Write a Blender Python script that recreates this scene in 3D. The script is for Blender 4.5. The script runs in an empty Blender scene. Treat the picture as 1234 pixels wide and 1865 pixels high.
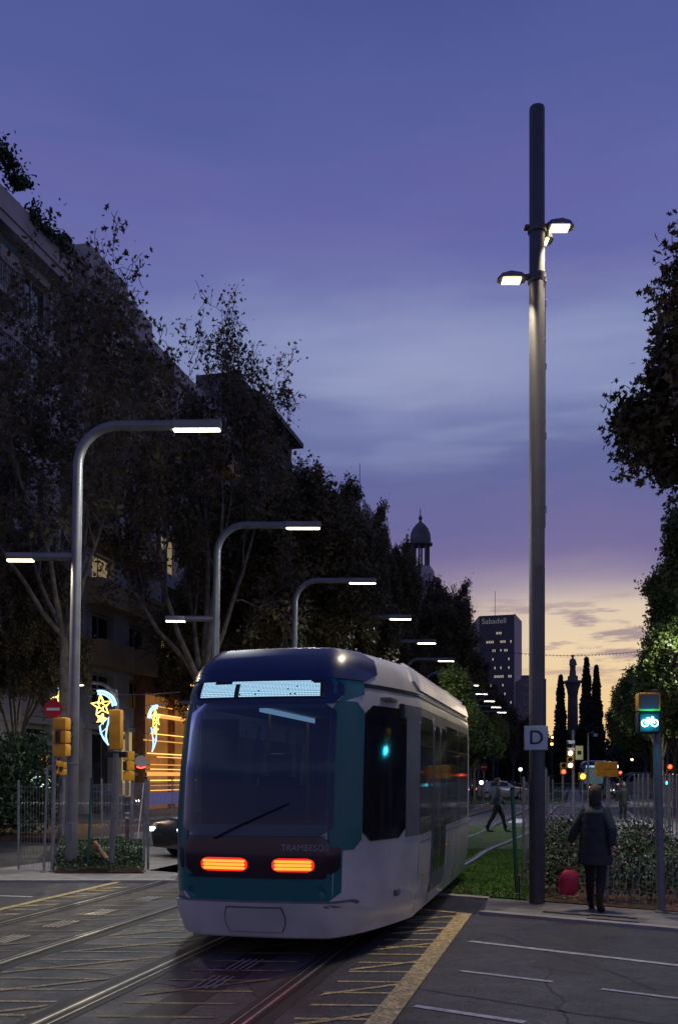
import bpy, bmesh, math, random
import numpy as np
from mathutils import Vector, Matrix, Euler
random.seed(7); np.random.seed(7)
SC = bpy.context.scene
COL = SC.collection
R = math.radians
# ------------------------------------------------------------------ camera
F = 1850.0; HZ = 1415.0; CX = 617.0; CH = 1.75     # focal length (px), horizon row, centre column, eye height
cam_d = bpy.data.cameras.new('camera'); cam = bpy.data.objects.new('camera', cam_d); COL.objects.link(cam)
cam_d.sensor_fit = 'VERTICAL'; cam_d.sensor_height = 36.0; cam_d.lens = 36.0*F/1865.0
cam_d.shift_y = (HZ-932.5)/1865.0; cam_d.shift_x = 0.0
cam_d.clip_start = 0.05; cam_d.clip_end = 4000
cam.location = (0, 0, CH); cam.rotation_euler = (R(90), 0, 0)
SC.camera = cam
# ------------------------------------------------------------------ exposure
SC.view_settings.view_transform = 'Standard'; SC.view_settings.look = 'None'
SC.view_settings.exposure = 0.0; SC.view_settings.gamma = 1.0; SC.view_settings.use_curve_mapping = False
SC.render.engine = 'CYCLES'
SC.cycles.use_denoising = True
SC.cycles.max_bounces = 5; SC.cycles.diffuse_bounces = 2; SC.cycles.glossy_bounces = 3
SC.cycles.transparent_max_bounces = 8; SC.cycles.sample_clamp_indirect = 4.0
TH = math.atan(423.0/F)                              # heading of the avenue
CT, ST = math.cos(TH), math.sin(TH)
RZ = math.pi/2-TH                                    # local x along the avenue, local y to its left

def lin(c):
    return tuple(((v/255.0)/12.92 if v/255.0 <= .04045 else ((v/255.0+.055)/1.055)**2.4) for v in c)
def L4(c): return (*lin(c), 1)
# ------------------------------------------------------------------ sky
W = bpy.data.worlds.new('World'); SC.world = W; W.use_nodes = True
nt = W.node_tree; N = nt.nodes; K = nt.links; N.clear()
def nd(t, **kw):
    n = N.new(t)
    for k, v in kw.items(): setattr(n, k, v)
    return n
def mth(op, a, b=None, c=None):
    n = nd('ShaderNodeMath', operation=op)
    for i, v in enumerate((a, b, c)):
        if v is None: continue
        if isinstance(v, (int, float)): n.inputs[i].default_value = v
        else: K.new(v, n.inputs[i])
    return n.outputs[0]
def smooth(v, a, b, inv=False):
    n = nd('ShaderNodeMapRange', interpolation_type='SMOOTHSTEP')
    K.new(v, n.inputs[0]); n.inputs[1].default_value = a; n.inputs[2].default_value = b
    n.inputs[3].default_value = 1.0 if inv else 0.0; n.inputs[4].default_value = 0.0 if inv else 1.0
    return n.outputs[0]
def mixc(f, a, b):
    n = nd('ShaderNodeMix', data_type='RGBA')
    if isinstance(f, (int, float)): n.inputs[0].default_value = f
    else: K.new(f, n.inputs[0])
    for i, v in ((6, a), (7, b)):
        if isinstance(v, tuple): n.inputs[i].default_value = v
        else: K.new(v, n.inputs[i])
    return n.outputs[2]
tc = nd('ShaderNodeTexCoord'); sp = nd('ShaderNodeSeparateXYZ'); K.new(tc.outputs['Generated'], sp.inputs[0])
AZ = mth('MULTIPLY', mth('ARCTAN2', sp.outputs[0], sp.outputs[1]), 57.2958)
EL = mth('MULTIPLY', mth('ARCSINE', sp.outputs[2]), 57.2958)
cmb = nd('ShaderNodeCombineXYZ'); K.new(mth('MULTIPLY', AZ, .045), cmb.inputs[0]); K.new(mth('MULTIPLY', EL, .16), cmb.inputs[1])
wn = nd('ShaderNodeTexNoise'); K.new(cmb.outputs[0], wn.inputs[0]); wn.inputs['Scale'].default_value = 1.3; wn.inputs['Detail'].default_value = 3
WOB = mth('MULTIPLY', mth('SUBTRACT', wn.outputs[0], .5), 7.0)
EW = mth('ADD', EL, WOB)
ramp = nd('ShaderNodeValToRGB'); K.new(mth('DIVIDE', EW, 60.0), ramp.inputs[0])
stops = [(0, (124, 108, 132)), (8, (130, 118, 150)), (12.5, (114, 107, 154)), (16, (96, 101, 153)), (19, (102, 112, 162)), (21, (124, 134, 180)), (23.2, (127, 138, 183)),
         (25.5, (106, 112, 170)), (29, (97, 102, 165)), (34, (84, 93, 156)), (40, (72, 83, 147)), (60, (58, 70, 130))]
el = ramp.color_ramp.elements
el[0].position = 0; el[0].color = L4(stops[0][1]); el[1].position = 1; el[1].color = L4(stops[-1][1])
for e, c in stops[1:-1]:
    q = el.new(e/60.0); q.color = L4(c)
base = ramp.outputs[0]
# the broad pale streaks right of the middle
cm2 = nd('ShaderNodeCombineXYZ'); K.new(mth('MULTIPLY', AZ, .05), cm2.inputs[0]); K.new(mth('MULTIPLY', EL, .30), cm2.inputs[1])
n2 = nd('ShaderNodeTexNoise'); K.new(cm2.outputs[0], n2.inputs[0]); n2.inputs['Scale'].default_value = 1.5; n2.inputs['Detail'].default_value = 3; n2.inputs['Roughness'].default_value = .55
streak = mth('MULTIPLY', smooth(n2.outputs[0], .42, .72), mth('MULTIPLY', smooth(EL, 14, 20), smooth(EL, 21, 29, True)))
streak = mth('MULTIPLY', streak, smooth(AZ, -14, 2))
base = mixc(mth('MULTIPLY', streak, .5), base, L4((152, 163, 197)))
ca = mth('DIVIDE', mth('SUBTRACT', AZ, 5.5), 9.0); ce = mth('DIVIDE', mth('SUBTRACT', mth('ADD', EL, mth('MULTIPLY', WOB, .5)), 21.8), 2.9)
soft = mth('EXPONENT', mth('MULTIPLY', mth('ADD', mth('MULTIPLY', ca, ca), mth('MULTIPLY', ce, ce)), -1.0))
base = mixc(mth('MULTIPLY', soft, .55), base, L4((158, 164, 200)))
pink = mth('MULTIPLY', smooth(n2.outputs[0], .35, .65), mth('MULTIPLY', smooth(EL, 22, 28), smooth(EL, 30, 36, True)))
base = mixc(mth('MULTIPLY', pink, .3), base, L4((108, 100, 160)))
# the glow of the sunset, down the avenue
ga = mth('DIVIDE', mth('SUBTRACT', AZ, 16.0), 11.5); gau = mth('EXPONENT', mth('MULTIPLY', mth('MULTIPLY', ga, ga), -1.0))
glow_r = nd('ShaderNodeValToRGB'); K.new(mth('DIVIDE', EL, 14.0), glow_r.inputs[0])
ge = glow_r.color_ramp.elements
ge[0].position = 0; ge[0].color = L4((236, 184, 118)); ge[1].position = 1; ge[1].color = L4((152, 134, 172))
for p_, c in ((.25, (238, 202, 146)), (.5, (234, 210, 172)), (.68, (218, 198, 180)), (.82, (184, 168, 182))):
    q = ge.new(p_); q.color = L4(c)
gf = mth('MULTIPLY', gau, smooth(mth('ADD', EL, mth('MULTIPLY', WOB, .55)), 8.2, 12.6, True))
base = mixc(mth('MINIMUM', mth('MULTIPLY', gf, 1.15), 1.0), base, glow_r.outputs[0])
# thin dark clouds in the glow
cm3 = nd('ShaderNodeCombineXYZ'); K.new(mth('MULTIPLY', AZ, .13), cm3.inputs[0]); K.new(mth('MULTIPLY', EL, .75), cm3.inputs[1])
n3 = nd('ShaderNodeTexNoise'); K.new(cm3.outputs[0], n3.inputs[0]); n3.inputs['Scale'].default_value = 1.25; n3.inputs['Detail'].default_value = 6; n3.inputs['Roughness'].default_value = .58
dk = mth('MULTIPLY', smooth(n3.outputs[0], .50, .60), mth('MULTIPLY', smooth(EL, 4.4, 6.6), smooth(EL, 8.5, 10.5, True)))
base = mixc(mth('MULTIPLY', dk, .72), base, L4((132, 112, 136)))
lowd = smooth(EL, -3, 0)
base = mixc(lowd, (.01, .01, .013, 1), base)
sky = nd('ShaderNodeTexSky', sky_type='NISHITA'); sky.sun_disc = False; sky.sun_elevation = R(1.0); sky.sun_rotation = R(15)
bg1 = nd('ShaderNodeBackground'); K.new(sky.outputs[0], bg1.inputs[0]); bg1.inputs[1].default_value = .002
bg2 = nd('ShaderNodeBackground'); K.new(base, bg2.inputs[0]); bg2.inputs[1].default_value = 1.0
ads = nd('ShaderNodeAddShader'); K.new(bg1.outputs[0], ads.inputs[0]); K.new(bg2.outputs[0], ads.inputs[1])
wo = nd('ShaderNodeOutputWorld'); K.new(ads.outputs[0], wo.inputs[0])
# ------------------------------------------------------------------ sun (already at the horizon: barely any)
sd = bpy.data.lights.new('sun', 'SUN'); sd.energy = .05; sd.angle = R(10); sd.color = (1, .8, .55)
so = bpy.data.objects.new('sun', sd); COL.objects.link(so); so.rotation_euler = (R(88), 0, R(165))

# ------------------------------------------------------------------ helpers
def AV(s, d, z=0.0): return Vector((d*CT+s*ST, s*CT-d*ST, z))
def GP(x, y, z=0.0):
    Y = (CH-z)*F/(y-HZ); return Vector(((x-CX)/F*Y, Y, z))
def PP(x, y, Y): return Vector(((x-CX)/F*Y, Y, CH+(HZ-y)/F*Y))

class MB:
    def __init__(s): s.v = []; s.f = []; s.m = []
    def add(s, vs, fs, mi=0):
        o = len(s.v); s.v += [tuple(v) for v in vs]; s.f += [tuple(i+o for i in f) for f in fs]; s.m += [mi]*len(fs); return s
    def box(s, x0, y0, z0, x1, y1, z1, mi=0, M=None):
        vs = [Vector(p) for p in ((x0,y0,z0),(x1,y0,z0),(x1,y1,z0),(x0,y1,z0),(x0,y0,z1),(x1,y0,z1),(x1,y1,z1),(x0,y1,z1))]
        if M: vs = [M @ v for v in vs]
        return s.add(vs, [(0,3,2,1),(4,5,6,7),(0,1,5,4),(1,2,6,5),(2,3,7,6),(3,0,4,7)], mi)
    def bbox(s, x0, y0, z0, x1, y1, z1, b=.02, mi=0, M=None):       # box with chamfered edges
        bm = bmesh.new(); bmesh.ops.create_cube(bm, size=1)
        for v in bm.verts: v.co = Vector(((x0+x1)/2+v.co.x*(x1-x0), (y0+y1)/2+v.co.y*(y1-y0), (z0+z1)/2+v.co.z*(z1-z0)))
        bmesh.ops.bevel(bm, geom=bm.edges[:], offset=b, segments=2, affect='EDGES', profile=.6)
        bm.verts.ensure_lookup_table()
        vs = [v.co.copy() for v in bm.verts]
        if M: vs = [M @ v for v in vs]
        fs = [[v.index for v in f.verts] for f in bm.faces]; bm.free()
        return s.add(vs, fs, mi)
    def prism(s, poly, z0, z1, mi=0):
        n = len(poly); vs = [(p[0], p[1], z0) for p in poly]+[(p[0], p[1], z1) for p in poly]
        return s.add(vs, [tuple(range(n-1, -1, -1)), tuple(range(n, 2*n))]+[(i, (i+1) % n, n+(i+1) % n, n+i) for i in range(n)], mi)
    def sheet(s, poly, z, mi=0): return s.add([(p[0], p[1], z) for p in poly], [tuple(range(len(poly)))], mi)
    def tube(s, pts, rad, n=8, mi=0, cap=True):
        pts = [Vector(p) for p in pts]
        if not isinstance(rad, (list, tuple)): rad = [rad]*len(pts)
        o = len(s.v); up = None
        for i, p in enumerate(pts):
            t = (pts[min(i+1, len(pts)-1)]-pts[max(i-1, 0)])
            if t.length < 1e-9: t = Vector((0, 0, 1))
            t.normalize()
            if up is None: up = Vector((1, 0, 0)) if abs(t.x) < .8 else Vector((0, 1, 0))
            a = (up-t*up.dot(t)); a = a.normalized() if a.length > 1e-6 else t.orthogonal().normalized(); b = t.cross(a); up = a
            for k in range(n):
                w = 2*math.pi*k/n; s.v.append(tuple(p+(a*math.cos(w)+b*math.sin(w))*rad[i]))
        for i in range(len(pts)-1):
            for k in range(n):
                s.f.append((o+i*n+k, o+i*n+(k+1) % n, o+(i+1)*n+(k+1) % n, o+(i+1)*n+k)); s.m.append(mi)
        if cap:
            s.f.append(tuple(o+k for k in range(n-1, -1, -1))); s.m.append(mi)
            s.f.append(tuple(o+(len(pts)-1)*n+k for k in range(n))); s.m.append(mi)
        return s
    def lathe(s, prof, c=(0, 0, 0), n=24, mi=0):
        o = len(s.v)
        for r, z in prof:
            for k in range(n):
                w = 2*math.pi*k/n; s.v.append((c[0]+r*math.cos(w), c[1]+r*math.sin(w), c[2]+z))
        for i in range(len(prof)-1):
            for k in range(n):
                s.f.append((o+i*n+k, o+i*n+(k+1) % n, o+(i+1)*n+(k+1) % n, o+(i+1)*n+k)); s.m.append(mi)
        s.f.append(tuple(o+k for k in range(n-1, -1, -1))); s.m.append(mi)
        s.f.append(tuple(o+(len(prof)-1)*n+k for k in range(n))); s.m.append(mi)
        return s
    def build(s, name, mat, parent=None, smooth=False, angle=40):
        me = bpy.data.meshes.new(name); me.from_pydata(s.v, [], s.f)
        mats = mat if isinstance(mat, (list, tuple)) else [mat]
        for m in mats: me.materials.append(m)
        if len(mats) > 1: me.polygons.foreach_set('material_index', s.m)
        me.update()
        if smooth:
            me.shade_smooth()
            try: me.set_sharp_from_angle(angle=R(angle))
            except Exception: pass
        o = bpy.data.objects.new(name, me); COL.objects.link(o)
        if parent is not None: o.parent = parent
        return o
def tag(o, label, cat, group=None):
    o['label'] = label; o['category'] = cat
    if group: o['group'] = group
    return o
def thing(name, label, cat, loc=(0, 0, 0), rz=0.0, group=None, tilt=0.0):
    o = bpy.data.objects.new(name, None); COL.objects.link(o); o.empty_display_size = .2
    o.location = loc; o.rotation_euler = (0, tilt, rz)
    return tag(o, label, cat, group)
def struct(o, kind='structure', label=None):
    o['kind'] = kind
    if label: o['label'] = label
    return o
def kids(o): return [c for c in bpy.data.objects if c.parent is o]
def dup(root, loc, rz=None, label=None, scale=None, group=None):
    r = root.copy(); COL.objects.link(r); r.location = loc
    if rz is not None: r.rotation_euler = (root.rotation_euler[0], root.rotation_euler[1], rz)
    if scale is not None: r.scale = (scale,)*3 if isinstance(scale, (int, float)) else scale
    if label: r['label'] = label
    if group: r['group'] = group
    def rec(src, dst):
        for ch in KID.get(src.name, None) or kids(src):
            c = ch.copy(); COL.objects.link(c); c.parent = dst; rec(ch, c)
    rec(root, r)
    return r
KID = {}

# ------------------------------------------------------------------ materials
def mat(name, col, rough=.6, metal=0.0, var=.0, scale=4.0, bump=0.0, bscale=30.0, emis=None, estr=0.0, spec=.5, coat=0.0, col2=None, detail=5, speck=None):
    m = bpy.data.materials.new(name); m.use_nodes = True; t = m.node_tree; b = t.nodes['Principled BSDF']
    b.inputs['Roughness'].default_value = rough; b.inputs['Metallic'].default_value = metal
    b.inputs['Specular IOR Level'].default_value = spec; b.inputs['Coat Weight'].default_value = coat
    co = t.nodes.new('ShaderNodeTexCoord')
    n = t.nodes.new('ShaderNodeTexNoise'); n.inputs['Scale'].default_value = scale; n.inputs['Detail'].default_value = detail
    t.links.new(co.outputs['Object'], n.inputs[0])
    r = t.nodes.new('ShaderNodeValToRGB'); r.color_ramp.elements[0].position = .35; r.color_ramp.elements[1].position = .65
    c1 = tuple(v*(1-var) for v in col); c2 = col2 or tuple(min(1, v*(1+var)) for v in col)
    r.color_ramp.elements[0].color = (*c1, 1); r.color_ramp.elements[1].color = (*c2, 1)
    t.links.new(n.outputs[0], r.inputs[0]); out = r.outputs[0]
    for speck in (speck if isinstance(speck, list) else ([speck] if speck else [])):
        n4 = t.nodes.new('ShaderNodeTexNoise'); n4.inputs['Scale'].default_value = speck[0]; n4.inputs['Detail'].default_value = 2
        t.links.new(co.outputs['Object'], n4.inputs[0])
        r4 = t.nodes.new('ShaderNodeMapRange'); r4.inputs[1].default_value = .3; r4.inputs[2].default_value = .75
        r4.inputs[3].default_value = 1-speck[1]; r4.inputs[4].default_value = 1+speck[1]; t.links.new(n4.outputs[0], r4.inputs[0])
        mx = t.nodes.new('ShaderNodeMix'); mx.data_type = 'RGBA'; mx.blend_type = 'MULTIPLY'; mx.inputs[0].default_value = 1
        t.links.new(out, mx.inputs[6]); t.links.new(r4.outputs[0], mx.inputs[7]); out = mx.outputs[2]
    t.links.new(out, b.inputs['Base Color'])
    if bump:
        n5 = t.nodes.new('ShaderNodeTexNoise'); n5.inputs['Scale'].default_value = bscale; n5.inputs['Detail'].default_value = 4
        t.links.new(co.outputs['Object'], n5.inputs[0])
        bp = t.nodes.new('ShaderNodeBump'); bp.inputs['Strength'].default_value = bump; bp.inputs['Distance'].default_value = .02
        t.links.new(n5.outputs[0], bp.inputs['Height']); t.links.new(bp.outputs[0], b.inputs['Normal'])
    if emis:
        b.inputs['Emission Color'].default_value = (*emis, 1); b.inputs['Emission Strength'].default_value = estr
    return m
def glow(name, col, strength):
    m = bpy.data.materials.new(name); m.use_nodes = True; t = m.node_tree; t.nodes.clear()
    e = t.nodes.new('ShaderNodeEmission'); e.inputs[0].default_value = (*col, 1); e.inputs[1].default_value = strength
    o = t.nodes.new('ShaderNodeOutputMaterial'); t.links.new(e.outputs[0], o.inputs[0]); return m
def slab_mat(name, col, w, h, rot, mortar=(.03, .03, .03), off=.5, rough=.65, var=.25):
    m = bpy.data.materials.new(name); m.use_nodes = True; t = m.node_tree; b = t.nodes['Principled BSDF']; b.inputs['Roughness'].default_value = rough
    co = t.nodes.new('ShaderNodeTexCoord'); mp = t.nodes.new('ShaderNodeMapping'); mp.inputs['Rotation'].default_value[2] = rot
    t.links.new(co.outputs['Object'], mp.inputs[0])
    br = t.nodes.new('ShaderNodeTexBrick'); br.offset = off; br.inputs['Scale'].default_value = 1
    br.inputs['Brick Width'].default_value = w; br.inputs['Row Height'].default_value = h; br.inputs['Mortar Size'].default_value = .006
    br.inputs['Color1'].default_value = (*[v*(1-var) for v in col], 1); br.inputs['Color2'].default_value = (*[v*(1+var) for v in col], 1); br.inputs['Mortar'].default_value = (*mortar, 1)
    t.links.new(mp.outputs[0], br.inputs[0])
    n = t.nodes.new('ShaderNodeTexNoise'); n.inputs['Scale'].default_value = 3; n.inputs['Detail'].default_value = 8; t.links.new(co.outputs['Object'], n.inputs[0])
    r4 = t.nodes.new('ShaderNodeMapRange'); r4.inputs[1].default_value = .3; r4.inputs[2].default_value = .7; r4.inputs[3].default_value = .65; r4.inputs[4].default_value = 1.25; t.links.new(n.outputs[0], r4.inputs[0])
    mx = t.nodes.new('ShaderNodeMix'); mx.data_type = 'RGBA'; mx.blend_type = 'MULTIPLY'; mx.inputs[0].default_value = 1
    t.links.new(br.outputs[0], mx.inputs[6]); t.links.new(r4.outputs[0], mx.inputs[7]); t.links.new(mx.outputs[2], b.inputs['Base Color'])
    return m
M = {}
M['asphalt'] = mat('asphalt', (.064, .063, .070), .5, var=.22, scale=.7, bump=.5, bscale=90, speck=[(75, .95), (16, .35), (38, .5)], detail=8)
_t = M['asphalt'].node_tree; _n = _t.nodes.new('ShaderNodeTexNoise'); _n.inputs['Scale'].default_value = 1.1; _n.inputs['Detail'].default_value = 9; _n.inputs['Roughness'].default_value = .65
_t.links.new(_t.nodes['Texture Coordinate'].outputs['Object'], _n.inputs[0]); _r = _t.nodes.new('ShaderNodeMapRange'); _r.inputs[1].default_value = .35; _r.inputs[2].default_value = .65; _r.inputs[3].default_value = .30; _r.inputs[4].default_value = .68
_t.links.new(_n.outputs[0], _r.inputs[0]); _t.links.new(_r.outputs[0], _t.nodes['Principled BSDF'].inputs['Roughness'])
M['patch'] = mat('dark_asphalt', (.012, .011, .012), .6, var=.2, scale=3, bump=.3, bscale=150, speck=(170, .5))
M['yellow_paint'] = mat('yellow_paint', (.60, .46, .20), .6, var=.3, scale=9, bump=.3, bscale=120, speck=(55, .8), detail=8)
M['white_paint'] = mat('white_paint', (.62, .60, .60), .55, var=.25, scale=9, bump=.3, bscale=120, speck=(110, .6), detail=8)
M['steel'] = mat('rail_steel', (.85, .83, .82), .33, 1.0, var=.15, scale=20, bump=.05)
M['railside'] = mat('dull_rail_steel', (.10, .095, .10), .4, .9, var=.2, scale=10)
M['groove'] = mat('rail_groove', (.012, .011, .011), .5, var=.3)
M['concrete'] = mat('concrete', (.22, .21, .20), .7, var=.2, scale=4, bump=.2, speck=(60, .25))
M['kerb'] = mat('kerb_stone', (.34, .32, .30), .65, var=.15, scale=3, bump=.15, speck=(80, .2))
M['slabs'] = slab_mat('paving_slabs', (.17, .16, .155), .62, .42, R(35.3))
M['slabs2'] = slab_mat('paving_tiles', (.14, .135, .13), .4, .4, RZ, off=0)
M['soil'] = mat('soil', (.085, .045, .025), .95, var=.5, scale=12, bump=.9, bscale=40, speck=(60, .5))
M['turf'] = mat('turf', (.04, .085, .014), .95, var=.4, scale=3, bump=.8, bscale=60)
M['blade'] = mat('grass_blade', (.085, .20, .025), .6, var=.35, scale=1.3)
M['pole'] = mat('pole_paint', (.17, .18, .19), .42, .35, var=.12, scale=3, bump=.05, bscale=8)
M['darkpole'] = mat('dark_pole_paint', (.085, .085, .09), .5, .3, var=.1, scale=2, bump=.03, bscale=6)
M['galv'] = mat('galvanised_steel', (.32, .33, .34), .38, .8, var=.2, scale=14)
M['greenpost'] = mat('green_post', (.03, .12, .09), .5, .2, var=.2)
M['black'] = mat('black_plastic', (.015, .015, .016), .5, var=.2)
M['amber'] = mat('amber_housing', (.78, .36, .02), .45, var=.12, scale=6)
M['led'] = glow('led_warm_white', (1.0, .94, .78), 14)
M['led2'] = glow('led_soft_white', (1.0, .88, .60), 9)
M['red_lamp'] = glow('red_lamp', (1.0, .07, .03), 5)
M['orange_lamp'] = glow('orange_lamp', (1.0, .36, .04), 6)
M['cyan_lamp'] = glow('cyan_lamp', (.10, .80, 1.0), 9)
M['cyan_soft'] = glow('cyan_soft', (.12, .60, .72), 1.6)
M['white_lamp'] = glow('white_lamp', (.9, .95, 1.0), 12)
M['blue_garland'] = glow('blue_garland', (.32, .62, 1.0), 2.6)
M['yellow_garland'] = glow('yellow_garland', (1.0, .72, .16), 3.2)
M['sign_red'] = mat('sign_red', (.50, .012, .016), .4, var=.05)
M['sign_white'] = mat('sign_white', (.75, .75, .75), .4, var=.04)
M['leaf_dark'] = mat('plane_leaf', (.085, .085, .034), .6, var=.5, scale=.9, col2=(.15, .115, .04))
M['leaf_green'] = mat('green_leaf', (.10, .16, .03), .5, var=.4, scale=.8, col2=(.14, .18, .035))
M['leaf_cypress'] = mat('cypress_leaf', (.020, .034, .016), .8, var=.4, scale=1.5)
M['leaf_hedge'] = mat('hedge_leaf', (.030, .062, .020), .6, var=.4, scale=5)
M['bark'] = mat('plane_bark', (.14, .12, .09), .85, var=.45, scale=5, bump=.5, bscale=12)
M['wood'] = mat('raw_wood', (.26, .15, .085), .8, var=.25, scale=12, bump=.2)
M['petal'] = mat('pale_petal', (.50, .38, .42), .6, var=.2, scale=8)
# ------------------------------------------------------------------ ground
U = Vector((math.cos(R(35.3)), -math.sin(R(35.3)), 0)); NU = Vector((math.sin(R(35.3)), math.cos(R(35.3)), 0))
K0 = Vector((1.735, 12.95, 0)); G0 = Vector((1.60, 14.78, 0))
def cross_av(P0, d):      # the point of the line P0 + t*U that lies at lateral distance d
    r = Vector((CT, -ST, 0)); t = (d-P0.dot(r))/U.dot(r); return P0+U*t
b = MB(); n = 24
xs = [-900+i*75 for i in range(n+1)]; ys = [-60+i*60 for i in range(26)]
for i in range(n):
    for j in range(25): b.add([(xs[i], ys[j], 0), (xs[i+1], ys[j], 0), (xs[i+1], ys[j+1], 0), (xs[i], ys[j+1], 0)], [(0, 1, 2, 3)])
struct(b.build('road', M['asphalt']))
def s_at(P0, d): q = cross_av(P0, d); return q.x*ST+q.y*CT
def area(name, poly, z0, z1, m, kind='structure', label=None):
    o = MB().prism([(p[0], p[1]) for p in poly], z0, z1).build(name, m)
    return struct(o, kind, label)
KL = cross_av(K0, -1.15); KR = K0+U*16
GL = cross_av(G0, -1.15); GR = G0+U*16
kw = NU*.16
area('pavement', [KL+kw, KR+kw, GR, GL], -.1, .035, M['slabs'], label='grey paving slabs of the right hand pavement')
area('kerb', [KL, KR, KR+kw, KL+kw], -.1, .04, M['kerb'])
# tactile and drain grates in the pavement
def grate(c, lx, ly, nb, label, lit=False):
    t = thing('drain_grate', label, 'drain grate', (c[0], c[1], .038), -R(35.3), 'grates set in the right hand pavement')
    MB().box(-lx/2, -ly/2, 0, lx/2, ly/2, .006).build('frame', M['groove'], t)
    mb = MB()
    for i in range(nb):
        x = -lx/2+lx*(i+.5)/nb; mb.box(x-lx/nb*.28, -ly/2+.012, .006, x+lx/nb*.28, ly/2-.012, .014)
    mb.build('grating', M['concrete'], t)
    return t
grate(GP(1031, 1664.5, .035), .62, .10, 16, 'dark slotted grate in the paving left of the walking woman\'s boots')
grate(GP(1114, 1670, .035), .60, .045, 30, 'narrow drain grate in the paving, the upper of a close pair')
grate(GP(1114, 1677, .035), .62, .045, 30, 'narrow drain grate in the paving, the lower of a close pair')
# grass median, flower bed, cycle path on the right
EW_ = .14
area('kerb_strip', [cross_av(G0, -9), cross_av(G0, -1.15), cross_av(G0+NU*.2, -1.15), cross_av(G0+NU*.2, -9)], -.1, .03, M['kerb'])
S2 = 36.0
def quadav(P0, d0, d1, s1): return [cross_av(P0, d0), cross_av(P0, d1), AV(s1-d1*.0, d1), AV(s1-d0*.0, d0)]
turf_poly = quadav(G0+NU*.2, -7.55, -.62, S2)
area('grass_bank', turf_poly, -.1, .035, M['turf'])
bed_poly = quadav(G0, -.62, 3.2, S2-8)
area('bed_soil', bed_poly, -.1, .05, M['soil'])
area('cycle_path', [AV(14, 3.2), AV(14, 6.2), AV(S2+2, 6.2), AV(S2+2, 3.2)], -.1, .05, M['slabs2'])
path_poly = [AV(S2-8, -.4), AV(S2-8, 3.2), AV(S2+2, 3.2), AV(S2+2, -.4)]
area('paved_path', path_poly, -.1, .06, M['concrete'])
# far side of the crossing
area('far_median', [AV(66, -8.5), AV(66, -.3), AV(330, -.3), AV(330, -8.5)], -.1, .05, M['turf'])
area('far_path', [AV(66, 3.6), AV(66, 9), AV(330, 9), AV(330, 3.6)], -.1, .06, M['concrete'])
# left island and the pavements before the houses
LF = 16.95
isl = [(-9.5, LF), (-2.75, LF), tuple(AV(21, -7.6).xy), tuple(AV(36, -7.6).xy), tuple(AV(36, -10.1).xy), tuple(AV(20.5, -10.1).xy), (-6.6, 18.4), (-9.5, 17.6)]
area('traffic_island', isl, -.1, .035, M['concrete'])
area('island_kerb', [(-9.5, LF-.12), (-2.6, LF-.12), (-2.75, LF), (-9.5, LF)], -.1, .04, M['kerb'])
area('garden_soil', [AV(24.2, -12.1), AV(34, -12.1), AV(34, -19), AV(26, -19)], -.1, .12, M['soil'])
area('garden_kerb', [AV(24.0, -11.95), AV(34, -11.95), AV(34, -12.1), AV(24.2, -12.1)], -.1, .16, M['kerb'])
area('left_pavement', [AV(22, -16.8), AV(66, -16.8), AV(66, -30), AV(22, -30)], -.1, .10, M['slabs2'])
area('left_kerb', [AV(22, -16.65), AV(66, -16.65), AV(66, -16.8), AV(22, -16.8)], -.1, .105, M['kerb'])
area('far_left_pavement', [AV(70, -12), AV(440, -12), AV(440, -60), AV(70, -60)], -.1, .10, M['concrete'])
area('right_pavement', [AV(20, 16), AV(440, 16), AV(440, 60), AV(20, 60)], -.1, .10, M['concrete'])
area('asphalt_patch', [cross_av(K0, -2.0), cross_av(K0, -1.18), cross_av(G0, -1.18), cross_av(G0, -2.0)], .002, .005, M['patch'])

# ------------------------------------------------------------------ tram tracks
def interp(tab, s):
    if s <= tab[0][0]: return tab[0][1]
    for (a, va), (c, vc) in zip(tab, tab[1:]):
        if s <= c:
            t = (s-a)/(c-a); t = t*t*(3-2*t); return va+(vc-va)*t
    return tab[-1][1]
T1 = [(15, -2.96), (22, -2.66), (32, -2.0), (58, -1.6), (84, 1.75), (170, 2.0)]
T2 = [(18, -5.9), (60, -4.8), (84, -1.4), (170, -1.2)]
def ribbon(mb, fc, s0, s1, w0, w1, z, step=1.2):
    ns = int((s1-s0)/step)+1; prev = None
    for i in range(ns+1):
        s = s0+(s1-s0)*i/ns; c = fc(s); e = .2
        hd = math.atan2(fc(s+e)-fc(s-e), 2*e); zz = z(s) if callable(z) else z
        p0 = AV(s-math.sin(hd)*w0, c+math.cos(hd)*w0, zz); p1 = AV(s-math.sin(hd)*w1, c+math.cos(hd)*w1, zz)
        mb.v += [tuple(p0), tuple(p1)]; k = len(mb.v)
        if prev is not None: mb.f.append((k-4, k-3, k-1, k-2)); mb.m.append(0)
        prev = k
def zs(lift): return lambda s: lift+.045*min(1, max(0, (s-15.6)/.8))
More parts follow.
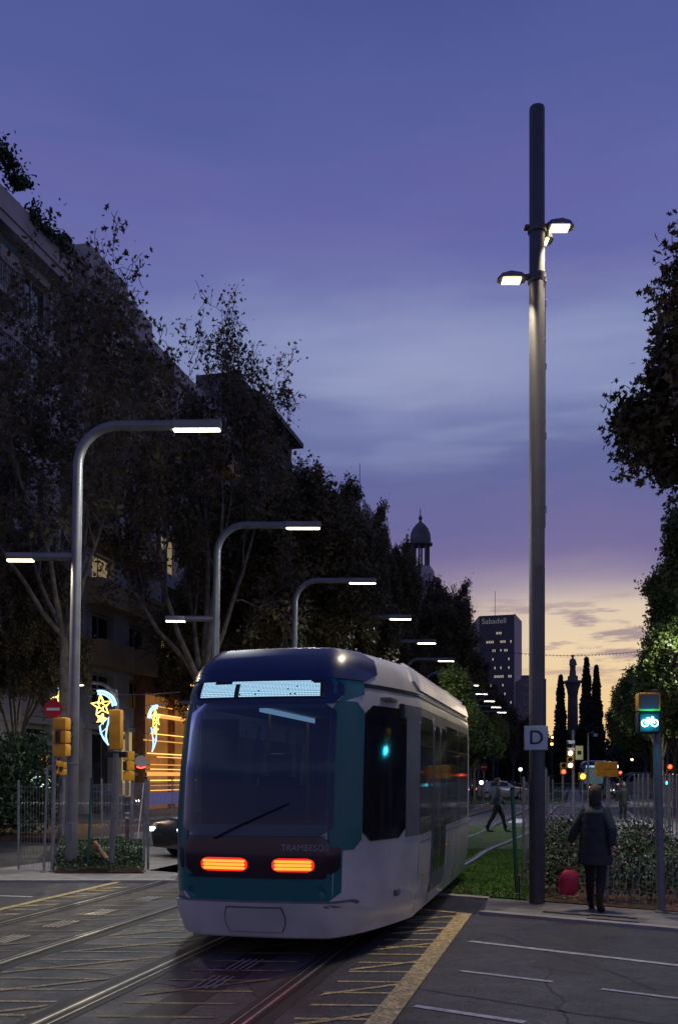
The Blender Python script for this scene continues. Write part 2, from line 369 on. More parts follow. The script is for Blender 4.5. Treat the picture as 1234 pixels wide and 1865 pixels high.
def track(tab, label, s1=170, s0=-2, seedz=0, drain=True, plates=((7.9, 'concrete'), (8.75, 'concrete'), (11.6, 'concrete'))):
    t = thing('tram_track', label, 'tram track', AV(0, 0), 0)
    fc = (lambda s: interp(tab, s)) if isinstance(tab, list) else tab
    t.location = (0, 0, 0)
    for sg in (-1, 1):
        g = .7175*sg
        bed = MB(); ribbon(bed, fc, s0, max(s0+.6, 15.6), g-.17, g+.17, zs(.0035+seedz)); bed = bed.build('rail_bed', M['patch'], t)
        rl = MB(); ribbon(rl, fc, s0, s1, g-.036, g+.036, zs(.0125+seedz)); rl.build('rail', M['railside'], t); rl = MB(); ribbon(rl, fc, s0, s1, g-.013, g+.009, zs(.0155+seedz))
        ribbon(rl, fc, s0, s1, g+(-.093 if sg > 0 else .083), g+(-.083 if sg > 0 else .093), zs(.011+seedz)); rl.build('rail_highlight', M['steel'], t)  # thin bright strips put the rail's highlight into its colour, flanks stay dark
        gr = MB(); ribbon(gr, fc, s0, s1, g+(-.075 if sg > 0 else .035), g+(-.035 if sg > 0 else .075), zs(.0075+seedz))
        ribbon(gr, fc, s0, s1, g+(.035 if sg > 0 else -.06), g+(.06 if sg > 0 else -.035), zs(.0075+seedz)); gr.build('groove', M['groove'], t)
    if drain:
        mb = MB(); ribbon(mb, fc, s0, 15, -.17, .17, .0035+seedz); mb.build('centre_strip', M['patch'], t)
        for s, pm_ in plates:
            mb = MB()
            for k in range(4): ribbon(mb, fc, s, s+.55, -.10+.06*k, -.075+.06*k, .009)
            mb.build('cover_plate', M[pm_], t)
    return t
track(T1, 'pair of steel tram rails running under the front tram and along the avenue')
track(T2, 'pair of steel tram rails left of the tram, nearer the white kerb of the island', plates=((9.6, 'steel'), (10.75, 'steel'), (11.8, 'steel'), (13.3, 'steel')))
def cross(s):
    if s < 15: return -2.96
    a = (s-15); return -2.96-(a*a*.0085 if a < 14 else 1.666+.238*(a-14))
track(cross, 'curved tram rails leaving leftwards across the grass behind the tram', 33.5, 14.2, .0016, False)
# ------------------------------------------------------------------ yellow box junction hatching + white lines
def clip(poly, nx, ny, c):     # keep nx*x+ny*y <= c
    out = []
    for i in range(len(poly)):
        a, q = poly[i], poly[(i+1) % len(poly)]; da = nx*a[0]+ny*a[1]-c; dq = nx*q[0]+ny*q[1]-c
        if da <= 0: out.append(a)
        if (da < 0 < dq) or (dq < 0 < da):
            t = da/(da-dq); out.append((a[0]+(q[0]-a[0])*t, a[1]+(q[1]-a[1])*t))
    return out
rv = (CT, -ST)
FARC = (K0+NU*-.02).dot(NU)
hat = MB(); hat2 = MB()
bands = [(-1.95, -1.40, 0), (-3.36, -2.52, 1), (-4.95, -3.9, 0), (-6.35, -5.4, 1), (-7.25, -6.85, 0), (-3.0, -2.98, 1)]
for ang, sp_, off, wd in ((-3.0, .45, .12, .055), (32.0, .765, .1, .062)):
    a = R(ang); dx, dy = math.cos(a), math.sin(a); nx, ny = -dy, dx
    for i in range(-10, 60):
        c = off+i*sp_
        for b0, b1, weak in bands[:5]:
            if weak and ang > 0 and i % 2: continue
            poly = [(-30*dx+nx*(c-wd/2), -30*dy+ny*(c-wd/2)), (30*dx+nx*(c-wd/2), 30*dy+ny*(c-wd/2)), (30*dx+nx*(c+wd/2), 30*dy+ny*(c+wd/2)), (-30*dx+nx*(c+wd/2), -30*dy+ny*(c+wd/2))]
            poly = clip(poly, rv[0], rv[1], b1); poly = clip(poly, -rv[0], -rv[1], -b0) if poly else poly
            poly = clip(poly, NU.x, NU.y, FARC-.1) if poly else poly
            poly = clip(poly, 0, -1, -2.0) if poly else poly
            if len(poly) >= 3: (hat2 if weak else hat).sheet(poly, .004 if ang < 0 else .0065)
M['worn_yellow'] = mat('worn_yellow_paint', (.30, .22, .09), .6, var=.5, scale=6, bump=.3, bscale=120, speck=(90, .9), detail=8)
def stripav(mb, P, Q, w, z=.009):
    P = Vector((P[0], P[1], 0)); Q = Vector((Q[0], Q[1], 0)); t = (Q-P).normalized(); nrm = Vector((-t.y, t.x, 0))*w/2
    mb.sheet([P-nrm, Q-nrm, Q+nrm, P+nrm], z)
struct(hat.build('hatch_markings', M['yellow_paint'])); struct(hat2.build('faded_hatch_markings', M['worn_yellow']))
mb = MB()
pt = cross_av(K0+NU*-.03, -1.28); stripav(mb, AV(2, -1.33), AV(pt.x*ST+pt.y*CT, -1.33), .19)
stripav(mb, AV(8, -7.32), AV(17.0, -7.32), .12)
struct(mb.build('box_border_markings', M['yellow_paint']))
mb = MB(); e1 = AV(16.95, -7.32); stripav(mb, e1, e1+U*1.0, .10, .0105); stripav(mb, cross_av(K0+NU*-.06, -2.5), cross_av(K0+NU*-.06, -1.3), .09, .0105)
struct(mb.build('box_end_marking', M['yellow_paint']))
mb = MB()
def wl(x0, y0, x1, y1, w):
    stripav(mb, GP(x0, y0), GP(x1, y1), w, .006)
wl(855, 1715, 1500, 1790, .085); wl(838, 1769, 1005, 1789, .06); wl(1095, 1802, 1400, 1840, .06); wl(755, 1833, 955, 1863, .08); wl(1050,1877,1300,1915,.08)
wl(-60, 1630, 60, 1634, .09); wl(-80, 1596, 40, 1597, .07)
struct(mb.build('white_lane_markings', M['white_paint']))
mb = MB()
for i in range(9): stripav(mb, AV(39+i*.0, -9+i*2.3), AV(43, -9+i*2.3), .5, .006)
stripav(mb, AV(45, 2.6), AV(64, 2.9), .16, .006); stripav(mb, AV(45, -12), AV(45, -20), .2, .006)
struct(mb.build('crossing_markings', M['white_paint']))

rngt = random.Random(12)
for (x0, y0, x1, y1, lb) in ((900, 1700, 1234, 1800, ''), (760, 1800, 1300, 1880, ''), (20, 1740, 330, 1800, ''), (1000, 1760, 1040, 1865, ''), (450, 1800, 520, 1900, '')):
    a_, c_ = GP(x0, y0), GP(x1, y1); mb = MB(); prev = None; nrm = (c_-a_).normalized(); nrm = Vector((-nrm.y, nrm.x, 0)); off = 0
    for i in range(41):
        off += rngt.uniform(-.022, .022); w_ = rngt.uniform(.006, .016); p = a_.lerp(c_, i/40)+nrm*off
        mb.v += [tuple(p-nrm*w_+Vector((0, 0, .0028))), tuple(p+nrm*w_+Vector((0, 0, .0028)))]
        if i: k = len(mb.v); mb.f.append((k-4, k-3, k-1, k-2)); mb.m.append(0)
    struct(mb.build('road_seam', M['patch']))
area('road_patch', [GP(1010, 1725), GP(1110, 1736), GP(1075, 1775), GP(965, 1760)], .001, .002, mat('patched_asphalt', (.040, .038, .040), .55, var=.2, scale=3, bump=.4, bscale=80, speck=(70, .8)))
# ------------------------------------------------------------------ leaves, trees
LEAF = [(0, 0), (.28, -.10), (.55, -.34), (.52, -.12), (.92, -.22), (.78, -.04), (1.0, 0), (.78, .07), (.92, .25), (.5, .14), (.52, .38), (.26, .12)]
LEAF2 = [(0, 0), (.35, -.26), (.8, -.2), (1, 0), (.8, .22), (.35, .25)]
def leaves_mesh(name, pos, size, m, tmpl=LEAF, szvar=.4, droop=.4, rng=None, parent=None, jitter=.0):
    rng = rng or np.random.RandomState(1)
    pos = np.asarray(pos, dtype=float); n = len(pos); T = np.array([(x-.3, y, 0) for x, y in tmpl]); k = len(T)
    T[:, 2] = -.35*(T[:, 0]**2)*droop
    a = rng.uniform(0, 2*np.pi, n); e = rng.normal(0, .7, n); rr = rng.uniform(0, 2*np.pi, n)
    sz = size*(1+szvar*rng.uniform(-1, 1, n))
    xa = np.stack([np.cos(a)*np.cos(e), np.sin(a)*np.cos(e), np.sin(e)], 1)
    q = rng.normal(size=(n, 3)); ya = np.cross(xa, q); ya /= np.linalg.norm(ya, axis=1)[:, None]+1e-9; za = np.cross(xa, ya)
    P = pos+rng.normal(0, jitter, (n, 3)) if jitter else pos
    V = P[:, None, :]+sz[:, None, None]*(T[None, :, 0:1]*xa[:, None, :]+T[None, :, 1:2]*ya[:, None, :]+T[None, :, 2:3]*za[:, None, :])
    V = V.reshape(-1, 3)
    me = bpy.data.meshes.new(name); me.vertices.add(n*k); me.vertices.foreach_set('co', V.ravel())
    me.loops.add(n*k); me.loops.foreach_set('vertex_index', np.arange(n*k, dtype=np.int32))
    me.polygons.add(n); me.polygons.foreach_set('loop_start', np.arange(0, n*k, k, dtype=np.int32)); me.polygons.foreach_set('loop_total', np.full(n, k, dtype=np.int32))
    me.update(calc_edges=True); me.materials.append(m)
    o = bpy.data.objects.new(name, me); COL.objects.link(o)
    if parent is not None: o.parent = parent
    return o
def grow(seed, H, th, spread, nlimb=5, twigs=1.0, lean=0.0, up=.35, r0=.24):
    rng = random.Random(seed); segs = []; tips = []
    def rv3(a): return Vector((rng.gauss(0, a), rng.gauss(0, a), rng.gauss(0, a)))
    def br(p, d, ln, r, dep):
        n = 5 if dep < 2 else 4; pts = [p.copy()]; rad = [r]; d = d.normalized()
        for i in range(n):
            d = (d+rv3(.13+.04*dep)+Vector((0, 0, up*.12 if dep < 3 else -.05))).normalized()
            p = p+d*ln/n; pts.append(p.copy()); rr = r*(1-.62*(i+1)/n); rad.append(rr)
            if dep < 4 and i >= (1 if dep else 2):
                for _ in range(2 if (dep >= 1 and rng.random() < .75*twigs) else 1):
                    side = d.cross(rv3(1)).normalized(); ang = rng.uniform(.5, 1.05)
                    nd_ = d*math.cos(ang)+side*math.sin(ang)
                    if nd_.z < -.25: nd_.z *= .3
                    br(p, nd_, ln*rng.uniform(.42, .68), rr*rng.uniform(.5, .7), dep+1)
            if dep >= 3: tips.append(p.copy())
        tips.append(p.copy()); segs.append((pts, rad, dep))
    top = Vector((lean*.3, 0, th))
    segs.append(([Vector((0, 0, -.1)), Vector((0, 0, .3)), Vector((lean*.12, 0, th*.5)), top], [r0*1.25, r0, r0*.82, r0*.72], 0))
    for k in range(nlimb):
        a = 2*math.pi*(k+rng.uniform(-.25, .25))/nlimb; e = rng.uniform(.55, .95) if k else .2
        d = Vector((math.cos(a)*math.sin(e)*spread, math.sin(a)*math.sin(e)*spread, math.cos(e)))
        br(top, d, (H-th)*rng.uniform(.62, .8), r0*.5, 0)
    return segs, tips
def tree(name, label, seed, H, th, spread, per, size, leafm, loc, rz=0, group=None, keep=1.0, **kw):
    t = thing(name, label, 'tree', loc, rz, group)
    segs, tips = grow(seed, H, th, 1.0, **kw); mb = MB()
    A_ = np.array([tuple(p) for p in tips]); rmax = np.percentile(np.hypot(A_[:, 0], A_[:, 1]), 97); zmax = A_[:, 2].max()
    fr_, fz_ = min(1.2, spread/rmax), (H-th)/(zmax-th)
    def nz(p):
        if p.z <= th: return p
        return Vector((p.x*fr_, p.y*fr_, th+(p.z-th)*fz_))
    segs = [([nz(p) for p in pts], rad, dep) for pts, rad, dep in segs]; tips = [nz(p) for p in tips]
    for pts, rad, dep in segs: mb.tube(pts, [max(q, .009) for q in rad], 8 if dep == 0 else (5 if dep < 3 else 3), cap=False)
    mb.build('trunk', M['bark'], t, True, 80)
    rng = np.random.RandomState(seed); T = np.array([tuple(p) for p in tips]); T = T[rng.rand(len(T)) < keep]
    P = np.repeat(T, per, axis=0)+rng.normal(0, .16, (len(T)*per, 3))
    leaves_mesh('crown', P, size, leafm, LEAF, .45, .6, rng, t)
    t['n'] = len(P)
    return t
G_L = 'plane trees lining the left side of the avenue'; G_R = 'trees lining the right side of the avenue'
# ------------------------------------------------------------------ buildings
M['plaster'] = mat('pale_plaster', (.40, .38, .36), .8, var=.18, scale=.6, bump=.1, bscale=20, detail=8)
M['ochre'] = mat('ochre_plaster', (.36, .25, .12), .8, var=.2, scale=.6, bump=.1, bscale=20)
M['brick'] = slab_mat('red_brick', (.20, .075, .05), .25, .07, 0, (.15, .13, .12))
M['stone'] = mat('grey_stone', (.40, .38, .37), .8, var=.25, scale=.8, bump=.25, bscale=9, detail=8)
M['darkstone'] = mat('dark_stone', (.13, .12, .12), .8, var=.25, scale=.8, bump=.25, bscale=9)
M['frame'] = mat('window_frame', (.40, .40, .42), .5, var=.1)
M['pane'] = mat('window_glass', (.018, .022, .030), .06, var=.3, scale=.6, spec=.9)
M['shutter'] = mat('shutter', (.10, .09, .08), .6, var=.2, scale=3)
M['awning'] = mat('green_awning', (.015, .10, .10), .8, var=.25, scale=2)
M['rail'] = mat('balcony_rail', (.10, .10, .11), .5, .5)
M['lit'] = mat('lit_room', (.4, .3, .2), .6, emis=(1.0, .62, .22), estr=.9)
M['dimlit'] = mat('dim_room', (.2, .15, .1), .6, emis=(.95, .72, .35), estr=.22)
M['coldlit'] = mat('cold_lit_room', (.2, .2, .2), .6, emis=(.55, .75, .9), estr=.5)
def facade(name, label, s0, s1, H, floors, bay, wallm, d=-21.0, bdep=1.15, depth=16, seed=1, ground_h=4.2, cat='apartment block', balc='slab', lit=0.0, side=1, cornice=.5, top=None, awn=.0, group=None, panem=None, balm=None, piers=True, flat=False):
    rng = random.Random(seed); t = thing(name, label, cat, AV(s0, d), RZ, group); L = s1-s0; y0 = .35 if side > 0 else -.35; sg = side
    fh = (H-ground_h)/floors; nb = max(1, int(L/bay)); bw = L/nb
    w = MB(); w.box(0, min(y0, sg*depth), 0, L, max(y0, sg*depth), H)
    def fb(x0, z0, x1, z1, pr=0.0): w.box(x0, min(-pr*sg, y0-.003*sg), z0, x1, max(-pr*sg, y0-.003*sg), z1)
    ww = bw*.56
    for i in range(nb+1):
        xa = i*bw-(bw-ww)/2 if i else 0; xb = i*bw+(bw-ww)/2 if i < nb else L
        fb(max(0, xa), 0, min(L, xb), H)
    wins = []
    for f in range(floors):
        zf = ground_h+f*fh; z0 = zf+(.25 if (balc and f) else .9); z1 = zf+fh-.45
        for i in range(nb):
            xa, xb = i*bw+(bw-ww)/2, i*bw+(bw+ww)/2
            fb(xa, zf-(.45 if f else 0), xb, z0, .003)
            wins.append((xa, z0, xb, z1, f, i))
    for i in range(nb): fb(i*bw+(bw-ww)/2, H-.45, i*bw+(bw+ww)/2, H, .003)
    w.box(-.02, min(-cornice*sg, y0), H, L+.02, max(-cornice*sg, y0), H+.35); w.box(0, min(.02*sg, sg*1), H+.35, L, max(.02*sg, sg*1), H+1.0)
    w.box(-.01, min(-.12*sg, 0), ground_h-.3, L+.01, max(-.12*sg, 0), ground_h-.05)
    wall = w.build('wall', wallm, t)
    fr0 = pn0 = None; cnt = 0
    for (xa, z0, xb, z1, f, i) in wins:
        if cnt >= 96: break
        cnt += 1
        if fr0 is None:
            m_ = MB(); a, c = xb-xa, z1-z0; e = .07; yy = sorted((y0-.10*sg, y0-.02*sg))
            m_.box(0, yy[0], 0, e, yy[1], c); m_.box(a-e, yy[0], 0, a, yy[1], c); m_.box(e, yy[0], 0, a-e, yy[1], e); m_.box(e, yy[0], c-e, a-e, yy[1], c); m_.box(a/2-.03, yy[0]+.005, e, a/2+.03, yy[1]-.005, c-e)
            fr0 = m_.build('window', M['frame'], t); fr = fr0
            ps = {}
            for key, mm in (('p', panem or M['pane']), ('l', M['dimlit']), ('s', M['shutter']), ('c', M['coldlit'])):
                q = MB(); yq = y0-.05*sg; q.add([(e, yq, e), (a-e, yq, e), (a-e, yq, c-e), (e, yq, c-e)], [(0, 1, 2, 3)])
                me = bpy.data.meshes.new('pane'); me.from_pydata(q.v, [], q.f); me.materials.append(mm); ps[key] = me
            sz = (a, c)
        else: fr = fr0.copy(); COL.objects.link(fr)
        fr.location = (xa, 0, z0); fr.scale = ((xb-xa)/sz[0], 1, (z1-z0)/sz[1])
        r_ = rng.random(); key = 'l' if r_ < lit else ('s' if r_ < lit+.25 else ('c' if r_ > .985 else 'p'))
        pn = bpy.data.objects.new('pane', ps[key]); COL.objects.link(pn); pn.parent = fr
        if awn and rng.random() < awn and f > 0:
            q = MB(); yo = -1.1*sg; q.add([(xa-.1, -.02*sg, z1+.1), (xb+.1, -.02*sg, z1+.1), (xb+.1, yo, z1-.75), (xa-.1, yo, z1-.75), (xb+.1, yo, z1-.95), (xa-.1, yo, z1-.95)], [(0, 1, 2, 3), (3, 2, 4, 5)]); q.build('awning', M['awning'], t)
    if balc:
        for f in range(1, floors):
            zf = ground_h+f*fh
            if balc == 'slab': spans = [(i*bw+.25, (i+1)*bw-.25) for i in range(nb) if (i+f*0) % 3 != 2]
            elif balc == 'run': spans = [(.3, L-.3)]
            else: spans = [(i*bw+.35, (i+1)*bw-.35) for i in range(nb) if i % 2 == 0]
            for a, c in spans:
                q = MB(); yo = -bdep*sg; y_ = sorted((0.0, yo)); q.box(a, y_[0], zf-.18, c, y_[1], zf+.02)
                ya, yb = sorted((yo, yo+.10*sg))
                if balm is not None:
                    q.box(a, ya, zf+.02, c, yb, zf+.95); 
                    for xx in (a, c-.10): q.box(xx, min(0, yo+.1*sg), zf+.02, xx+.10, max(0, yo+.1*sg), zf+.95)
                    q.build('balcony', balm, t)
                else:
                    k = q.build('balcony', wallm, t); g = MB(); nn = int((c-a)/.14)
                    for j in range(nn+1):
                        x = a+(c-a)*j/max(1, nn); g.box(x-.01, ya+.03, zf+.02, x+.01, yb-.04, zf+.95)
                    g.box(a, ya+.02, zf+.95, c, yb-.03, zf+1.0); g.build('railing', M['rail'], k)
    # shop openings on the ground floor
    for i in range(nb):
        xa, xb = i*bw+(bw-ww)/2, i*bw+(bw+ww)/2; q = MB(); yq = y0-.04*sg
        q.add([(xa, yq, .1), (xb, yq, .1), (xb, yq, ground_h-.5), (xa, yq, ground_h-.5)], [(0, 1, 2, 3)]); q.build('shop_window', M['pane'] if rng.random() > .2 else M['coldlit'], t)
    return t
def at_s(x, d):    # avenue coordinate s where the vertical through image column x meets lateral distance d
    k = (x-CX)/F; return -d*(CT+k*ST)/(ST-k*CT) if abs(ST-k*CT) > 1e-6 else 1e4
bA = facade('apartment_block', 'pale concrete apartment block with planted roof terrace, nearest on the left', 27.5, 39.2, 22.3, 7, 3.9, M['plaster'], seed=3, lit=.12, balc='slab', balm=None, awn=.3, cornice=.55, bdep=.75)
# roof hedge of block A
rng = np.random.RandomState(5)
P = np.stack([rng.uniform(.2, 11.5, 4200), -.5+rng.normal(0, .22, 4200), 23.25+np.abs(rng.normal(0, .36, 4200))], 1)
P[:, 2] += np.where(P[:, 0] < 8.0, .55*np.abs(np.sin(P[:, 0]*1.7))+.7, 0)
o_ = leaves_mesh('roof_hedge', P, .17, M['leaf_hedge'], LEAF2, rng=rng); o_.location = AV(27.5, -21); o_.rotation_euler = (0, 0, RZ)
tag(o_, 'dark leafy hedge spilling over the roof edge of the nearest apartment block', 'hedge')
bp = MB(); bp.box(0, -.62, 22.66, 11.6, -.54, 23.5); bp.box(0, -.54, 22.662, .12, 1.0, 23.5); bp.build('roof_parapet', M['plaster'], bA)
# red brick chimney stack between the blocks
t = thing('chimney_stack', 'square red brick chimney stack with a round pot above the roofs', 'chimney', AV(39.3, -20.6), RZ)
MB().box(0, 0, 20, 1.5, 1.7, 23.9).box(-.08, -.08, 23.9, 1.58, 1.78, 24.05).build('stack', M['brick'], t)
MB().lathe([(.42, 24.05), (.42, 24.2), (.34, 24.22), (.34, 24.9), (.45, 24.92), (.45, 25.02), (.2, 25.03)], (.85, .85, 0), 16).build('chimney_pot', M['darkpole'], t)
bB = facade('apartment_block', 'stepped ochre and grey apartment block with brown balconies behind the plane trees', 41.2, 61.0, 23.3, 7, 3.3, M['stone'], seed=9, lit=.12, balc='slab', balm=M['ochre'], cornice=.25, bdep=.8)
MB().box(0, -.3, 23.65, 4.0, 5, 25.3).box(4.0, -.1, 23.65, 7.4, 5, 24.95).build('roof_storey', M['plaster'], bB)
MB().box(14.5, -.22, 2.2, 17.5, .34, 23.2).build('brick_bay', M['brick'], bB)
bC = facade('apartment_block', 'tall narrow corner block with a heavy projecting cornice beyond the second left lamp', 64.5, 75.5, 27.0, 7, 2.8, M['darkstone'], seed=4, balc='slab', cornice=.95)
MB().box(1, 1, 27.4, 4, 4, 29.2).build('roof_storey', M['darkstone'], bC)
MB().box(10.95, 1.5, 27.0, 12.4, 5, 27.9).build('chimney', M['darkstone'], bC)
bD = facade('apartment_block', 'dark old apartment block hidden by trees, left of the pinnacled one', 77.5, 96, 24.5, 6, 3.2, M['darkstone'], seed=5, balc='slab')
bE = facade('apartment_block', 'old apartment block crowned with a row of urn shaped pinnacles and a mast', 97, 113, 27.6, 6, 3.2, M['stone'], seed=6, balc='slab', cornice=.8)
pinq = MB()
for i, x in enumerate((8.5, 9.6, 11.2, 12.6, 13.9, 15.4)): pinq.lathe([(.3, 28.0), (.3, 28.9), (.22, 29.0), (.42, 29.5), (.36, 30.1), (.12, 30.4), (.16, 30.7), (.03, 31.0)], (x, .3, 0), 10)
o_ = pinq.build('pinnacle_row', M['stone'], bE, True)
MB().tube([(7.2, .6, 28), (7.2, .6, 34.6)], [.07, .03], 6).build('mast', M['darkpole'], bE)
bF = facade('apartment_block', 'long dark apartment block between the pinnacles and the domed turret', 114, 140, 25.0, 6, 3.4, M['darkstone'], seed=8, balc=None)
# domed turret
Y_ = 145.0; c = PP(765, 1000, Y_); c.z = 0
t = thing('corner_turret_building', 'corner house with an open white lantern turret and ribbed dome', 'building', (c.x, c.y, 0), RZ)
MB().box(-6, -1.5, 0, 6, 12, 29.2).box(-2.2, -1.7, 29.2, 2.2, 2.6, 31.4).build('wall', M['stone'], t)
mb = MB()
for k in range(8): a = 2*math.pi*k/8; mb.tube([(1.2*math.cos(a), 1.2*math.sin(a), 31.4), (1.2*math.cos(a), 1.2*math.sin(a), 34.8)], .15, 6)
mb.lathe([(1.45, 31.4), (1.45, 31.7), (.3, 31.72)], n=16); mb.build('lantern', M['darkstone'], t)
MB().lathe([(1.5, 34.7), (1.75, 34.8), (1.75, 35.05), (1.42, 35.1), (1.5, 35.6), (1.42, 36.4), (1.1, 37.2), (.6, 37.8), (.22, 38.1), (.15, 38.4), (.3, 38.6), (.22, 38.9), (.07, 39.1), (.06, 39.8), (.02, 40.2)], n=20).build('dome', M['darkstone'], t, True)
facade('apartment_block', 'low dark apartment block right of the domed turret behind trees', 150, 200, 23, 6, 4, M['darkstone'], seed=12, balc=None)
# tower block far down the avenue
Yt = 400.0
x0_ = PP(872, HZ, Yt).x; x1_ = PP(932, HZ, Yt).x; x2_ = PP(948, HZ, Yt).x; Ht = PP(900, 1122, Yt).z
t = thing('office_tower', 'far office tower with lit rows of windows and white letters near its top', 'tower block', (x0_, Yt, 0), 0)
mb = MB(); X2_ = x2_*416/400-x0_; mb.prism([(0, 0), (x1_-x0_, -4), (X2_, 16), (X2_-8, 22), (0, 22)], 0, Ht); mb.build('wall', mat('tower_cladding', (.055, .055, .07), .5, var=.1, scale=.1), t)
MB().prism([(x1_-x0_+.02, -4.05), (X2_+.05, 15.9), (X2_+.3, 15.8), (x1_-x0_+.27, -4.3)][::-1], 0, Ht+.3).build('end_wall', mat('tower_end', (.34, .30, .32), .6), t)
rng_ = random.Random(4); wl_ = x1_-x0_
cnt = 0
for f in range(11):
    z = Ht-7.5-f*3.4
    for i in range(14):
        if rng_.random() < .66 or cnt > 90: continue
        cnt += 1; x = 2.0+(wl_-2.6)*i/14; y = -4*x/wl_-.06
        MB().box(x, y-.05, z, x+.62, y+.05, z+.9).build('lit_window', M['win'] if 'win' in M else M.setdefault('win', glow('tower_window', (1.0, .88, .62), .5)), t)
MB().tube([(wl_*.55, 6, Ht), (wl_*.55, 6, Ht+11)], .1, 5).build('mast', M['darkpole'], t)
def text(s, size, loc, rot, m, parent, name='lettering', ext=.004, align='CENTER', bold=0.0):
    cu = bpy.data.curves.new(name, 'FONT'); cu.body = s; cu.size = size; cu.extrude = ext; cu.align_x = align; cu.align_y = 'CENTER'; cu.offset = bold
    cu.materials.append(m); o_t = bpy.data.objects.new(name, cu); COL.objects.link(o_t); bpy.context.view_layer.update()
    me = bpy.data.meshes.new_from_object(o_t); bpy.data.objects.remove(o_t); me.materials.clear(); me.materials.append(m)
    o = bpy.data.objects.new(name, me); COL.objects.link(o); o.location = loc; o.rotation_euler = rot; o.parent = parent; return o
text('Sabadell', 3.0, (wl_*.42, -2.3, Ht-2.4), (R(90), 0, math.atan2(-4, wl_)), glow('tower_letters', (.75, .8, .95), .13), t, 'sign_lettering', .05)
t = thing('low_tower', 'lower dark block peeping out right of the tall grey mast', 'building', (PP(949, HZ, 380).x, 380, 0), 0)
mb = MB(); Hh = PP(980, 1236, 380).z; mb.box(0, 0, 0, 9.2, 14, Hh).box(0.6, 1, Hh, 3, 5, Hh+1.4).build('wall', M['darkstone'], t)
mb = MB()
for f in range(10): mb.box(.4, -.06, 3+f*3.6, 8.8, -.002, 4.6+f*3.6)
mb.build('window_band', M['pane'], t)
# right side blocks (mostly behind the trees)
for i, (s0, s1, H) in enumerate(((30, 58, 19), (64, 92, 21), (96, 140, 20), (150, 210, 22))):
    facade('apartment_block', ['plain dark block behind the near trees at the right edge', 'dark block behind the trees on the right beyond the bike signal', 'far dark block on the right above the parked traffic', 'farthest right hand block near the monument'][i], s0, s1, H, 5, 4.0, M['darkstone'], d=24, side=-1, depth=14, seed=20+i, balc=None)
# shop front with warm glow and added amber lines (ground floor of block B, by the crossing)
sB0, sB1 = at_s(243, -21), at_s(352, -21)
t = thing('lit_cafe', 'amber lit cafe front with added amber lines for smeared lights, seen just left of the tram', 'cafe', AV(sB0, -20.8), RZ); L = sB1-sB0
mb = MB(); mb.box(0, -.30, 5.9, L, .1, 7.1).box(0, -.30, 0.1, .3, .1, 5.9).box(L-.3, -.3, .1, L, .1, 5.9).box(L*.5-.12, -.28, .1, L*.5+.12, .1, 5.9); mb.build('surround', mat('warm_wood', (.24, .11, .05), .5, var=.3, scale=4), t)
mb = MB(); mb.add([(.3, .02, .1), (L-.3, .02, .1), (L-.3, .02, 5.9), (.3, .02, 5.9)], [(0, 1, 2, 3)]); mb.build('lit_glazing', M['lit2'] if 'lit2' in M else M.setdefault('lit2', mat('cafe_glow', (.2, .1, .05), .4, var=.6, scale=1.2, emis=(1.0, .42, .10), estr=.16)), t)
lam = glow('amber_smear_line', (1.0, .50, .12), 2.4); lam2 = glow('amber_smear_dim', (1.0, .48, .12), 1.0)
for k, (z, x0, x1, h, mm) in enumerate(((6.75, .02, .95, .10, lam), (5.3, .1, .45, .05, lam2), (4.75, .05, 1, .16, lam2), (4.9, .15, .6, .05, lam), (3.9, .1, .9, .04, lam), (3.55, .0, .8, .05, lam2), (2.9, .05, .98, .05, lam), (2.75, .2, .95, .03, lam), (2.35, .1, .98, .05, lam2), (2.12, .1, .9, .04, lam), (1.8, .05, .75, .20, lam2), (1.55, .1, .98, .05, lam), (1.3, .1, .95, .04, lam2), (1.05, .1, .9, .04, lam))):
    MB().box(L*x0+.02, -.38, z, L*x1-.02, -.33, z+h).build('light_strip', mm, t)  # glowing lines added in place of smeared traffic and shop lights
    MB().box(L*x0+.1, -.33, z, L*x0+.16, -.05, z+h*.8).box(L*x1-.16, -.33, z, L*x1-.1, -.05, z+h*.8).build('smear_line_bracket', M['black'], t)
MB().box(L*.05, -.42, .35, L*.8, -.385, .95).build('blue_banner', mat('blue_banner', (.16, .15, .40), .5, emis=(.3, .28, .8), estr=.22), t)
for x in (-1.7, -.9):
    MB().box(x, -.06, .2, x+.16, .02, 3.9).build('lit_pilaster', mat('pilaster_light', (.5, .4, .2), .5, emis=(1, .7, .3), estr=.35), t)
# pharmacy like lit corner and its green white sign on the far left
q = GP(75, 1490); Yq = 52.0
t = thing('lit_kiosk', 'small white lit kiosk wall at the far left under the trees', 'kiosk', (PP(64, HZ, Yq).x, Yq, 0), 0)
MB().bbox(0, 0, .1, 1.4, 2.5, 2.7, .04).build('cabin', M['darkpole'], t)
MB().box(.2, -.03, .45, .95, -.004, 2.3).build('lit_panel', mat('kiosk_light', (.4, .45, .5), .5, emis=(.55, .75, .85), estr=.45), t)
MB().box(-.1, -.35, 2.7, 1.5, 2.55, 2.82).build('roof', M['darkpole'], t)

